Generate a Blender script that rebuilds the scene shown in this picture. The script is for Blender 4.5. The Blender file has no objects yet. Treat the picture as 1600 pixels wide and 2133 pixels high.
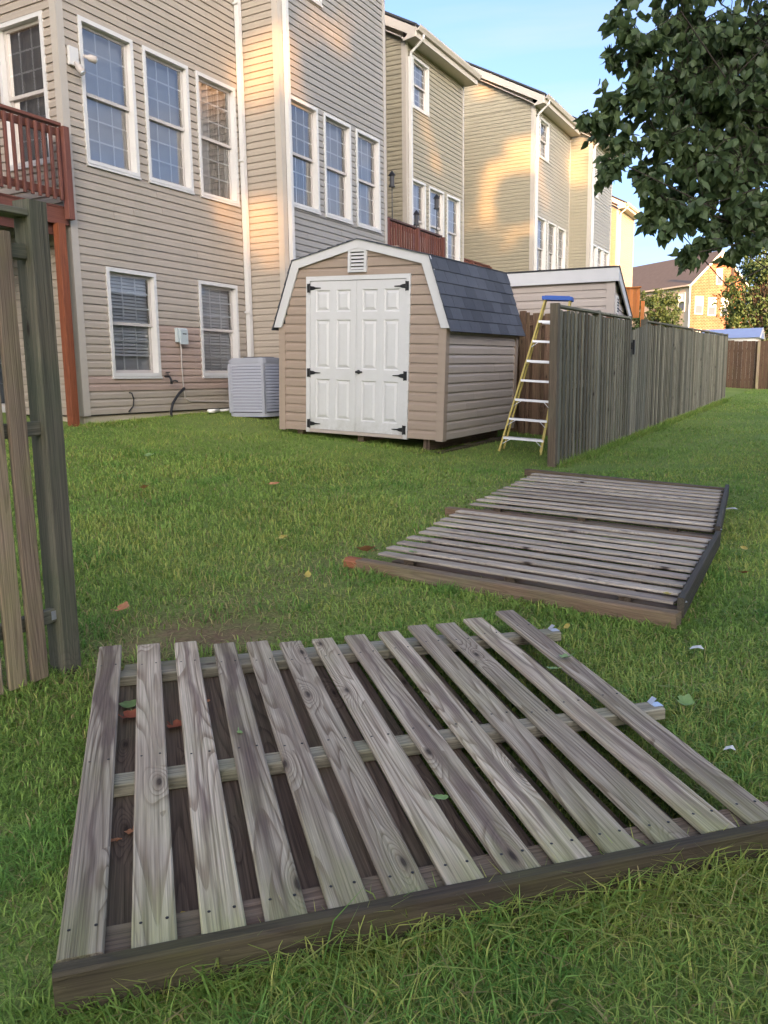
import bpy, math, random
import numpy as np
from mathutils import Vector, Matrix

random.seed(7)
rng = np.random.default_rng(11)
sc = bpy.context.scene
COL = sc.collection
R = math.radians

# ------------------------------------------------------------------ camera
F_PX, PITCH, ROLL, YAW, EYE = 1700.0, R(9.2), 0.0131, R(29.0), 1.22
Rt = Vector((math.cos(YAW), math.sin(YAW), 0)); Fh = Vector((-math.sin(YAW), math.cos(YAW), 0)); ZV = Vector((0, 0, 1))
FWD = Fh * math.cos(PITCH) - ZV * math.sin(PITCH); UPV = Fh * math.sin(PITCH) + ZV * math.cos(PITCH)
cam_d = bpy.data.cameras.new('camera'); cam = bpy.data.objects.new('camera', cam_d); COL.objects.link(cam)
cam_d.sensor_fit = 'HORIZONTAL'; cam_d.sensor_width = 36.0; cam_d.lens = 36.0 * F_PX / 1600.0
cam_d.clip_start = 0.05; cam_d.clip_end = 2000
r_ = Rt * math.cos(ROLL) - UPV * math.sin(ROLL); u_ = Rt * math.sin(ROLL) + UPV * math.cos(ROLL); b_ = -FWD
cam.matrix_world = Matrix(((r_.x, u_.x, b_.x, 0), (r_.y, u_.y, b_.y, 0), (r_.z, u_.z, b_.z, EYE), (0, 0, 0, 1)))
sc.camera = cam

# ------------------------------------------------------------------ world, sun, exposure
SUN_EL = R(7.0); SUN_AZ = R(138.0)          # azimuth clockwise from +Y
TO_SUN = Vector((math.sin(SUN_AZ) * math.cos(SUN_EL), math.cos(SUN_AZ) * math.cos(SUN_EL), math.sin(SUN_EL)))
world = bpy.data.worlds.new('World'); sc.world = world; world.use_nodes = True
wn, wl = world.node_tree.nodes, world.node_tree.links
wn.clear()
sky = wn.new('ShaderNodeTexSky'); sky.sky_type = 'NISHITA'; sky.sun_disc = False
sky.sun_elevation = SUN_EL; sky.sun_rotation = SUN_AZ; sky.altitude = 100; sky.air_density = 0.3; sky.dust_density = 5.0; sky.ozone_density = 1.2
bg = wn.new('ShaderNodeBackground'); bg.inputs['Strength'].default_value = 0.15
wo = wn.new('ShaderNodeOutputWorld')
tcw = wn.new('ShaderNodeTexCoord'); mpw = wn.new('ShaderNodeMapping'); mpw.inputs['Scale'].default_value = (1.3, 1.3, 11.0); wl.new(tcw.outputs['Generated'], mpw.inputs[0])
nzw = wn.new('ShaderNodeTexNoise'); nzw.inputs['Scale'].default_value = 2.2; nzw.inputs['Detail'].default_value = 5; wl.new(mpw.outputs[0], nzw.inputs['Vector'])
rpw = wn.new('ShaderNodeValToRGB'); rpw.color_ramp.elements[0].position = 0.44; rpw.color_ramp.elements[1].position = 0.72; wl.new(nzw.outputs[0], rpw.inputs[0])
sxw = wn.new('ShaderNodeSeparateXYZ'); wl.new(tcw.outputs['Generated'], sxw.inputs[0])
rzw = wn.new('ShaderNodeValToRGB'); rzw.color_ramp.elements[0].position = 0.02; rzw.color_ramp.elements[0].color = (0.75, 0.75, 0.75, 1); rzw.color_ramp.elements[1].position = 0.5; rzw.color_ramp.elements[1].color = (0.1, 0.1, 0.1, 1); wl.new(sxw.outputs[2], rzw.inputs[0])
mlw = wn.new('ShaderNodeMath'); mlw.operation = 'MULTIPLY'; wl.new(rpw.outputs[0], mlw.inputs[0]); wl.new(rzw.outputs[0], mlw.inputs[1])
mxw = wn.new('ShaderNodeMix'); mxw.data_type = 'RGBA'; wl.new(mlw.outputs[0], mxw.inputs[0]); wl.new(sky.outputs[0], mxw.inputs[6]); mxw.inputs[7].default_value = (0.98, 0.97, 1.05, 1)
wl.new(mxw.outputs[2], bg.inputs[0]); wl.new(bg.outputs[0], wo.inputs[0])
sun_d = bpy.data.lights.new('sun', 'SUN'); sun_d.energy = 2.9; sun_d.angle = R(0.55); sun_d.color = (1.0, 0.50, 0.17)
sun = bpy.data.objects.new('sun', sun_d); COL.objects.link(sun)
sun.rotation_euler = TO_SUN.to_track_quat('Z', 'Y').to_euler()
sc.view_settings.view_transform = 'Standard'; sc.view_settings.look = 'None'
sc.view_settings.gamma = 1.0; sc.view_settings.use_curve_mapping = False
sc.view_settings.exposure = 2.8
sc.cycles.max_bounces = 8; sc.cycles.transparent_max_bounces = 12; sc.cycles.use_denoising = True

# ------------------------------------------------------------------ node helpers and materials
class NT:
    def __init__(self, name):
        self.m = bpy.data.materials.new(name); self.m.use_nodes = True
        self.t = self.m.node_tree; self.n = self.t.nodes; self.l = self.t.links
        self.n.clear(); self.out = self.n.new('ShaderNodeOutputMaterial')
    def add(self, typ, **k):
        nd = self.n.new(typ)
        for a, v in k.items(): setattr(nd, a, v)
        return nd
    def link(self, a, b): self.l.new(a, b)
    def val(self, sock, v):
        if hasattr(v, 'is_output'): self.link(v, sock)
        else: sock.default_value = v
    def math(self, op, a, b=0.0, clamp=False):
        nd = self.add('ShaderNodeMath', operation=op, use_clamp=clamp)
        self.val(nd.inputs[0], a); self.val(nd.inputs[1], b); return nd.outputs[0]
    def mix(self, f, a, b, mode='MIX'):
        nd = self.add('ShaderNodeMix', data_type='RGBA', blend_type=mode)
        self.val(nd.inputs[0], f)
        for s, v in ((nd.inputs[6], a), (nd.inputs[7], b)):
            if hasattr(v, 'is_output'): self.link(v, s)
            else: s.default_value = (*v, 1) if len(v) == 3 else v
        return nd.outputs[2]
    def ramp(self, f, stops, interp='LINEAR'):
        nd = self.add('ShaderNodeValToRGB'); self.link(f, nd.inputs[0]); nd.color_ramp.interpolation = interp
        e = nd.color_ramp.elements
        while len(e) < len(stops): e.new(0.5)
        for i, (p, c) in enumerate(stops):
            e[i].position = p; e[i].color = (c, c, c, 1) if not hasattr(c, '__len__') else (*c, 1)
        return nd.outputs[0]
    def mapping(self, vec, scale=(1, 1, 1), loc=None):
        nd = self.add('ShaderNodeMapping'); self.link(vec, nd.inputs[0]); nd.inputs['Scale'].default_value = scale
        if loc is not None: self.val(nd.inputs['Location'], loc)
        return nd.outputs[0]
    def noise(self, vec, scale=1.0, detail=2.0, rough=0.5, dist=0.0):
        nd = self.add('ShaderNodeTexNoise'); self.link(vec, nd.inputs['Vector'])
        nd.inputs['Scale'].default_value = scale; nd.inputs['Detail'].default_value = detail
        nd.inputs['Roughness'].default_value = rough; nd.inputs['Distortion'].default_value = dist
        return nd.outputs[0]
    def bsdf(self, col, rough=0.6, spec=0.3, bump=None, bstr=0.3, bdist=0.002, metallic=0.0, **k):
        p = self.add('ShaderNodeBsdfPrincipled')
        if hasattr(col, 'is_output'): self.link(col, p.inputs['Base Color'])
        else: p.inputs['Base Color'].default_value = (*col, 1)
        self.val(p.inputs['Roughness'], rough); p.inputs['Specular IOR Level'].default_value = spec; p.inputs['Metallic'].default_value = metallic
        for a, v in k.items(): p.inputs[a].default_value = v
        if bump is not None:
            b = self.add('ShaderNodeBump'); b.inputs['Strength'].default_value = bstr; b.inputs['Distance'].default_value = bdist
            self.link(bump, b.inputs['Height']); self.link(b.outputs[0], p.inputs['Normal'])
        self.link(p.outputs[0], self.out.inputs[0]); return p
    def obj(self):
        tc = self.add('ShaderNodeTexCoord'); oi = self.add('ShaderNodeObjectInfo')
        return tc.outputs['Object'], oi.outputs['Random']
    def geo(self): return self.add('ShaderNodeNewGeometry').outputs['Position']

def flat(name, col, rough=0.5, spec=0.3, var=0.06, nscale=6.0, bump=0.0, metallic=0.0):
    t = NT(name); g = t.geo(); _, rnd = t.obj()
    n = t.noise(g, nscale, 4, 0.6)
    f = t.math('ADD', t.math('MULTIPLY', t.math('SUBTRACT', n, 0.5), var * 2.5), t.math('MULTIPLY', t.math('SUBTRACT', rnd, 0.5), var))
    c = t.mix(1.0, col, t.ramp(t.math('ADD', f, 0.5), [(0, 0.5), (1, 1.5)]), 'MULTIPLY')
    t.bsdf(c, rough, spec, n if bump else None, bump, 0.002, metallic); return t.m

def siding_mat(name, col, stain=(0.26, 0.24, 0.18), amt=0.42):
    t = NT(name); g = t.geo(); _, rnd = t.obj()
    streak = t.noise(t.mapping(g, (2.2, 2.2, 0.35)), 1.0, 4, 0.65)
    fine = t.noise(g, 9.0, 4, 0.7)
    c = t.mix(t.math('MULTIPLY', t.ramp(streak, [(0.5, 0), (0.78, 1)]), amt), col, stain)
    f = t.math('ADD', t.math('MULTIPLY', t.math('SUBTRACT', rnd, 0.5), 0.07), t.math('ADD', 0.5, t.math('MULTIPLY', t.math('SUBTRACT', fine, 0.5), 0.12)))
    c = t.mix(1.0, c, t.ramp(f, [(0, 0.5), (1, 1.5)]), 'MULTIPLY')
    t.bsdf(c, 0.42, 0.35, fine, 0.08, 0.002); return t.m

def wood_mat(name, light, dark, stainc, green, g_amt=0.4, grain=0.7, warm=None, rough=0.75, knots=True, heart=None, ends=None, rv=(0.78, 1.18)):
    """weathered board; long axis = local X"""
    wv = lambda c_: None if c_ is None else (c_[0] * 1.03, c_[1] * 0.97, c_[2] * 0.84)
    light, dark, stainc, green, warm, heart, ends = (wv(c_) for c_ in (light, dark, stainc, green, warm, heart, ends))
    t = NT(name); o, rnd = t.obj()
    off = t.add('ShaderNodeCombineXYZ')
    t.link(t.math('MULTIPLY', rnd, 61.0), off.inputs[0]); t.link(t.math('MULTIPLY', rnd, 23.0), off.inputs[1]); t.link(t.math('MULTIPLY', rnd, 41.0), off.inputs[2])
    ad = t.add('ShaderNodeVectorMath', operation='ADD'); t.link(o, ad.inputs[0]); t.link(off.outputs[0], ad.inputs[1]); v = ad.outputs[0]
    vo = t.add('ShaderNodeTexVoronoi', voronoi_dimensions='2D', feature='F1'); t.link(t.mapping(v, (2.3, 7.5, 1.0)), vo.inputs['Vector']); vo.inputs['Scale'].default_value = 1.0
    sep = t.add('ShaderNodeSeparateColor'); t.link(vo.outputs['Color'], sep.inputs[0])
    sel = t.math('GREATER_THAN', sep.outputs[0], 0.62 if knots else 2.0)
    wrap = t.math('MULTIPLY', t.ramp(vo.outputs['Distance'], [(0.0, 1), (0.1, 0.72), (0.22, 0.25), (0.38, 0)]), sel)
    n1 = t.math('ADD', t.noise(t.mapping(v, (0.50, 8.0, 8.0)), 1.0, 1.0, 0.4, 0.25), t.math('MULTIPLY', wrap, 0.30))
    fr = t.math('FRACT', t.math('MULTIPLY', n1, 17.0))
    fine_ = t.noise(t.mapping(v, (0.9, 95.0, 95.0)), 1.0, 2, 0.6)
    lines = t.math('ADD', t.math('MULTIPLY', t.ramp(fr, [(0, 0.1), (0.35, 0.0), (0.7, 0.45), (0.86, 1.0), (0.97, 0.9), (1.0, 0.1)]), 0.8), t.ramp(fine_, [(0.45, 0), (0.68, 0.55)]), True)
    fib = t.noise(t.mapping(v, (3.0, 230.0, 230.0)), 1.0, 3, 0.65)
    st = t.noise(t.mapping(v, (1.0, 9.0, 9.0)), 1.0, 2, 0.5)
    st2 = t.noise(t.mapping(v, (2.6, 5.0, 5.0)), 1.0, 4, 0.6)
    c = t.mix(t.math('MULTIPLY', lines, grain), light, dark)
    c = t.mix(t.ramp(st, [(0.52, 0), (0.64, 0.75)]), c, stainc)
    if heart:
        sx = t.add('ShaderNodeSeparateXYZ'); t.link(o, sx.inputs[0])
        wob = t.math('MULTIPLY', t.math('SUBTRACT', t.noise(t.mapping(v, (1.6, 2.0, 2.0)), 1.0, 3, 0.6), 0.5), 0.11)
        bw_ = t.math('SUBTRACT', t.math('MULTIPLY', t.noise(t.mapping(v, (0.9, 0.2, 0.2)), 1.0, 2, 0.5), 0.075), 0.016)
        yb = t.math('ABSOLUTE', t.math('ADD', sx.outputs[1], wob))
        on = t.ramp(t.math('FRACT', t.math('MULTIPLY', rnd, 7.31)), [(0.38, 0), (0.5, 0.9)])
        m_ = t.math('MULTIPLY', t.ramp(t.math('DIVIDE', t.math('SUBTRACT', bw_, yb), 0.02), [(0.0, 0), (0.6, 1)]), on)
        c = t.mix(m_, c, heart)
        e_ = t.math('MULTIPLY', t.ramp(sx.outputs[0], [(0.0, 1), (0.38, 0)]), t.ramp(t.noise(t.mapping(v, (3.0, 14.0, 14.0)), 1.0, 3, 0.6), [(0.38, 0), (0.6, 0.8)]))
        c = t.mix(e_, c, ends)
    if warm: c = t.mix(t.ramp(t.noise(t.mapping(v, (0.8, 3, 3)), 1.3, 2), [(0.5, 0), (0.7, 0.7)]), c, warm)
    c = t.mix(t.math('MULTIPLY', t.ramp(st2, [(0.45, 0), (0.7, 1)]), g_amt), c, green)
    c = t.mix(1.0, c, t.ramp(fib, [(0.25, 0.5), (0.75, 1.4)]), 'MULTIPLY')
    c = t.mix(1.0, c, t.ramp(t.math('FRACT', t.math('MULTIPLY', rnd, 3.77)), [(0, rv[0]), (1, rv[1])]), 'MULTIPLY')
    hgt = t.math('ADD', t.math('MULTIPLY', fib, 0.6), t.math('MULTIPLY', lines, -0.5))
    if knots:
        kd = t.math('ADD', vo.outputs['Distance'], t.math('MULTIPLY', t.math('SUBTRACT', fib, 0.5), 0.03))
        core = t.math('MULTIPLY', t.ramp(kd, [(0.03, 0.9), (0.085, 0)]), sel)
        ring = t.math('MULTIPLY', t.ramp(kd, [(0.04, 0), (0.08, 0.9), (0.15, 0)]), sel)
        c = t.mix(t.math('MULTIPLY', ring, 0.55), c, dark); c = t.mix(core, c, (0.035, 0.022, 0.016))
    t.bsdf(c, rough, 0.25, hgt, 0.8, 0.003); return t.m

M = {}
M['siding_tan'] = siding_mat('siding_tan', (0.357, 0.304, 0.242))
M['siding_pink'] = siding_mat('siding_pink', (0.365, 0.270, 0.217), amt=0.1)
M['siding_grey_ambient'] = siding_mat('siding_grey_ambient', (0.291, 0.270, 0.237))  # facade tan greyed to imitate the ambient light on it
M['siding_cream'] = siding_mat('siding_cream', (0.304, 0.268, 0.189))
M['siding_far'] = siding_mat('siding_far', (0.29, 0.215, 0.14), amt=0.1)
M['siding_pale'] = siding_mat('siding_pale', (0.326, 0.299, 0.246), amt=0.12)
M['siding_shed'] = siding_mat('siding_shed', (0.35, 0.27, 0.205), (0.3, 0.27, 0.2), 0.12)
M['siding_shed2'] = siding_mat('siding_shed2', (0.47, 0.40, 0.335), amt=0.1)
M['trim_tan'] = flat('trim_tan', (0.414, 0.370, 0.312), 0.45, 0.35, 0.03)
M['trim_white'] = flat('trim_white', (0.56, 0.545, 0.515), 0.4, 0.4, 0.03)
M['fascia'] = flat('fascia', (0.46, 0.41, 0.35), 0.5, 0.3, 0.05)
M['shed_trim'] = flat('shed_trim', (0.60, 0.59, 0.57), 0.5, 0.35, 0.05, 5)
M['shed_corner'] = flat('shed_corner', (0.36, 0.28, 0.215), 0.45, 0.35, 0.03)
def door_mat():
    t = NT('door_white'); o, rnd = t.obj(); sx = t.add('ShaderNodeSeparateXYZ'); t.link(o, sx.inputs[0])
    n = t.noise(t.mapping(o, (3.0, 3.0, 0.8)), 1.0, 5, 0.65); n2 = t.noise(o, 22.0, 4, 0.7)
    low = t.ramp(sx.outputs[2], [(0.0, 0.55), (0.28, 0.05), (1.0, 0.0)])
    f = t.math('MULTIPLY', t.math('ADD', low, 0.10), t.ramp(t.math('ADD', t.math('MULTIPLY', n, 0.6), t.math('MULTIPLY', n2, 0.4)), [(0.4, 0), (0.65, 1)]), True)
    c = t.mix(f, (0.63, 0.62, 0.60), (0.34, 0.32, 0.25)); t.bsdf(c, 0.4, 0.4, n2, 0.06, 0.002); return t.m
M['door_white'] = door_mat()
M['sash'] = flat('sash', (0.47, 0.43, 0.39), 0.4, 0.4, 0.03)
M['muntin'] = flat('muntin', (0.80, 0.80, 0.80), 0.5, 0.3, 0.02)
M['black_iron'] = flat('black_iron', (0.015, 0.015, 0.016), 0.45, 0.4, 0.05)
M['concrete'] = flat('concrete', (0.40, 0.35, 0.26), 0.9, 0.1, 0.15, 3, 0.4)
M['deck_red'] = wood_mat('deck_red', (0.15, 0.060, 0.048), (0.10, 0.04, 0.033), (0.12, 0.048, 0.04), (0.13, 0.055, 0.042), 0.2, 0.4, knots=False, rough=0.6)
M['deck_post'] = wood_mat('deck_post', (0.24, 0.078, 0.038), (0.13, 0.042, 0.024), (0.19, 0.06, 0.03), (0.17, 0.065, 0.038), 0.2, 0.6, knots=False, rough=0.55)
M['deck_top'] = flat('deck_top', (0.10, 0.06, 0.055), 0.7, 0.2, 0.1)
M['ac_grey'] = flat('ac_grey', (0.36, 0.37, 0.41), 0.5, 0.4, 0.04)
M['dark_grille'] = flat('dark_grille', (0.05, 0.05, 0.055), 0.6, 0.3, 0.1)
M['box_grey'] = flat('box_grey', (0.42, 0.47, 0.47), 0.5, 0.35, 0.04)
M['cable_black'] = flat('cable_black', (0.02, 0.02, 0.022), 0.6, 0.3, 0.05)
M['cable_grey'] = flat('cable_grey', (0.45, 0.40, 0.36), 0.6, 0.3, 0.05)
M['pvc'] = flat('pvc', (0.78, 0.76, 0.70), 0.4, 0.4, 0.04)
M['fibre_yellow'] = flat('fibre_yellow', (0.56, 0.43, 0.10), 0.45, 0.35, 0.08, 12)
M['aluminium'] = flat('aluminium', (0.62, 0.62, 0.64), 0.42, 0.5, 0.04, 10, 0.0, 0.55)
M['ladder_blue'] = flat('ladder_blue', (0.02, 0.10, 0.42), 0.45, 0.4, 0.06)
M['galv'] = flat('galv', (0.62, 0.66, 0.70), 0.35, 0.5, 0.1, 20, 0.0, 0.7)
M['wood_a'] = wood_mat('wood_weathered', (0.55, 0.49, 0.41), (0.20, 0.15, 0.112), (0.37, 0.31, 0.255), (0.37, 0.365, 0.215), 0.35, 0.9, heart=(0.19, 0.145, 0.128), ends=(0.33, 0.34, 0.175))
M['wood_under_shade'] = wood_mat('wood_underside_shade', (0.23, 0.175, 0.14), (0.10, 0.072, 0.058), (0.14, 0.10, 0.085), (0.14, 0.155, 0.09), 0.35, 0.85)  # dark wet wood, darkened further to paint in the shade under boards
M['wood_rail'] = wood_mat('wood_rail', (0.36, 0.345, 0.29), (0.19, 0.175, 0.135), (0.25, 0.235, 0.185), (0.24, 0.265, 0.17), 0.5, 0.6)
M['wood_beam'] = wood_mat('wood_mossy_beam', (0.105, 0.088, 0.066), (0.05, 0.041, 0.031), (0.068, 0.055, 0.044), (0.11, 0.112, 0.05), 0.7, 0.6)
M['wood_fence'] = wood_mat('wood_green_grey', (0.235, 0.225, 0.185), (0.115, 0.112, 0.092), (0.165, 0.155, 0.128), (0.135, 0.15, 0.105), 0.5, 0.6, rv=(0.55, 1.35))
M['wood_post_g'] = wood_mat('wood_post_green', (0.185, 0.18, 0.145), (0.10, 0.10, 0.08), (0.14, 0.135, 0.11), (0.115, 0.135, 0.09), 0.6, 0.5)
M['wood_left'] = wood_mat('wood_left_fence', (0.352, 0.281, 0.214), (0.180, 0.133, 0.107), (0.225, 0.155, 0.135), (0.285, 0.281, 0.128), 0.5, 0.7)
M['wood_post_b'] = wood_mat('wood_post_brown', (0.235, 0.195, 0.155), (0.12, 0.095, 0.075), (0.17, 0.13, 0.10), (0.17, 0.17, 0.12), 0.4, 0.6)
M['wood_brown'] = wood_mat('wood_brown', (0.195, 0.125, 0.089), (0.104, 0.067, 0.049), (0.130, 0.083, 0.062), (0.182, 0.166, 0.086), 0.35, 0.6)
M['wood_b'] = wood_mat('wood_panel_b', (0.54, 0.485, 0.43), (0.27, 0.23, 0.20), (0.36, 0.31, 0.285), (0.36, 0.35, 0.24), 0.25, 0.65)
M['wood_postb'] = wood_mat('wood_lying_post', (0.209, 0.166, 0.122), (0.101, 0.077, 0.058), (0.149, 0.106, 0.074), (0.189, 0.180, 0.096), 0.4, 0.7, warm=(0.203, 0.122, 0.077))
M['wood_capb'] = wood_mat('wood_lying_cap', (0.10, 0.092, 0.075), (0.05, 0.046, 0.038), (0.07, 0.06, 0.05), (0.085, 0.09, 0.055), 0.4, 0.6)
M['wood_endred'] = wood_mat('wood_red_end', (0.30, 0.12, 0.065), (0.18, 0.07, 0.04), (0.22, 0.09, 0.05), (0.2, 0.1, 0.05), 0.2, 0.6, knots=False)
M['wood_far'] = wood_mat('wood_far_brown', (0.10, 0.062, 0.042), (0.05, 0.031, 0.022), (0.075, 0.045, 0.033), (0.085, 0.07, 0.04), 0.3, 0.6)
M['wood_orange'] = wood_mat('wood_orange', (0.50, 0.20, 0.07), (0.36, 0.13, 0.05), (0.42, 0.16, 0.06), (0.4, 0.18, 0.07), 0.2, 0.4, knots=False)
M['bark'] = flat('bark', (0.07, 0.055, 0.045), 0.9, 0.1, 0.25, 14, 0.8)
M['roof_far'] = flat('roof_far', (0.11, 0.095, 0.09), 0.85, 0.15, 0.15, 2.5, 0.3)
M['roof_red'] = flat('roof_red', (0.22, 0.10, 0.075), 0.85, 0.15, 0.15, 2.5, 0.3)
M['roof_blue'] = flat('roof_blue', (0.22, 0.27, 0.42), 0.5, 0.4, 0.08, 4)
M['roof_dark'] = flat('roof_dark', (0.05, 0.05, 0.052), 0.9, 0.15, 0.2, 20, 0.5)
M['paper'] = flat('paper', (0.6, 0.6, 0.56), 0.7, 0.2, 0.05)
M['core'] = flat('core', (0.12, 0.11, 0.10), 0.9, 0.1, 0.05)
M['orange_cloth'] = flat('orange_cloth', (0.55, 0.17, 0.09), 0.8, 0.1, 0.1)

def shingle_mat():
    t = NT('shingle'); g = t.geo(); _, rnd = t.obj()
    n = t.noise(g, 260.0, 2, 0.7); n2 = t.noise(g, 7.0, 4, 0.6)
    c = t.mix(n, (0.045, 0.05, 0.06), (0.115, 0.122, 0.14))
    c = t.mix(1.0, c, t.ramp(t.math('ADD', t.math('MULTIPLY', rnd, 0.6), t.math('MULTIPLY', n2, 0.4)), [(0, 0.6), (1, 1.35)]), 'MULTIPLY')
    t.bsdf(c, 0.85, 0.3, n, 0.5, 0.003); return t.m
M['shingle'] = shingle_mat()

def glass_mat(name, tint, refl):
    t = NT(name); g = t.geo()
    n = t.noise(g, 1.6, 2, 0.5)
    b = t.add('ShaderNodeBump'); b.inputs['Strength'].default_value = 0.06; b.inputs['Distance'].default_value = 0.02; t.link(n, b.inputs['Height'])
    gl = t.add('ShaderNodeBsdfGlossy'); gl.inputs['Roughness'].default_value = 0.03; gl.inputs['Color'].default_value = (0.95, 0.9, 0.84, 1); t.link(b.outputs[0], gl.inputs['Normal'])
    tr = t.add('ShaderNodeBsdfTransparent'); tr.inputs[0].default_value = (*tint, 1)
    fr = t.add('ShaderNodeFresnel'); fr.inputs[0].default_value = 1.7
    f = t.math('ADD', t.math('MULTIPLY', fr.outputs[0], 0.8), refl, True)
    mx = t.add('ShaderNodeMixShader'); t.link(f, mx.inputs[0]); t.link(tr.outputs[0], mx.inputs[1]); t.link(gl.outputs[0], mx.inputs[2])
    t.link(mx.outputs[0], t.out.inputs[0]); return t.m
M['glass'] = glass_mat('glass', (0.85, 0.87, 0.88), 0.16)
M['glass_low'] = glass_mat('glass_low', (0.9, 0.92, 0.93), 0.05)
M['glass_dull'] = glass_mat('glass_dull', (0.8, 0.82, 0.85), 0.10)
M['room'] = flat('room', (0.55, 0.55, 0.56), 0.9, 0.1, 0.25, 0.8)
M['curtain'] = flat('curtain', (0.30, 0.29, 0.28), 0.9, 0.1, 0.15, 3)
M['blind'] = flat('blind', (0.82, 0.82, 0.82), 0.6, 0.2, 0.05)

def leaf_mat(name, c1, c2, rough=0.42, trans=0.25):
    t = NT(name); g = t.geo(); n = t.noise(g, 5.0, 3, 0.6); n2 = t.noise(g, 40.0, 2, 0.5)
    at = t.add('ShaderNodeAttribute', attribute_name='tone')
    c = t.mix(t.math('ADD', t.math('MULTIPLY', n, 0.3), t.math('MULTIPLY', at.outputs['Fac'], 0.8), True), c1, c2)
    c = t.mix(1.0, c, t.ramp(n2, [(0.3, 0.8), (0.7, 1.15)]), 'MULTIPLY')
    p = t.bsdf(c, rough, 0.35)
    tl = t.add('ShaderNodeBsdfTranslucent'); t.link(c, tl.inputs[0])
    mx = t.add('ShaderNodeMixShader'); mx.inputs[0].default_value = trans
    t.link(p.outputs[0], mx.inputs[1]); t.link(tl.outputs[0], mx.inputs[2]); t.link(mx.outputs[0], t.out.inputs[0]); return t.m
M['leaf_pear'] = leaf_mat('leaf_pear', (0.045, 0.082, 0.034), (0.20, 0.26, 0.10), 0.42, 0.36)
M['leaf_far'] = leaf_mat('leaf_far', (0.03, 0.062, 0.024), (0.085, 0.13, 0.04), 0.6, 0.25)
M['leaf_shade'] = leaf_mat('leaf_shade', (0.03, 0.05, 0.02), (0.07, 0.10, 0.03), 0.6, 0.05)
M['leaf_orange'] = leaf_mat('leaf_orange', (0.50, 0.19, 0.08), (0.62, 0.30, 0.15), 0.7, 0.15)
M['leaf_red'] = leaf_mat('leaf_red', (0.30, 0.075, 0.04), (0.42, 0.14, 0.07), 0.7, 0.15)
M['leaf_green'] = leaf_mat('leaf_green', (0.16, 0.28, 0.08), (0.30, 0.42, 0.16), 0.5, 0.2)
M['leaf_yellow'] = leaf_mat('leaf_yellow', (0.50, 0.34, 0.05), (0.6, 0.5, 0.14), 0.6, 0.2)

def brick_mat():
    t = NT('brick'); o, _ = t.obj()
    b = t.add('ShaderNodeTexBrick'); t.link(t.mapping(o, (1, 1, 1)), b.inputs['Vector'])
    b.inputs['Color1'].default_value = (0.27, 0.085, 0.035, 1); b.inputs['Color2'].default_value = (0.19, 0.055, 0.025, 1); b.inputs['Mortar'].default_value = (0.26, 0.20, 0.14, 1)
    b.inputs['Scale'].default_value = 1.0; b.inputs['Brick Width'].default_value = 0.42; b.inputs['Row Height'].default_value = 0.15; b.inputs['Mortar Size'].default_value = 0.02
    n = t.noise(o, 0.9, 3, 0.6)
    c = t.mix(1.0, b.outputs[0], t.ramp(n, [(0.3, 0.75), (0.7, 1.2)]), 'MULTIPLY')
    t.bsdf(c, 0.85, 0.15); return t.m
M['brick'] = brick_mat()

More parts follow.
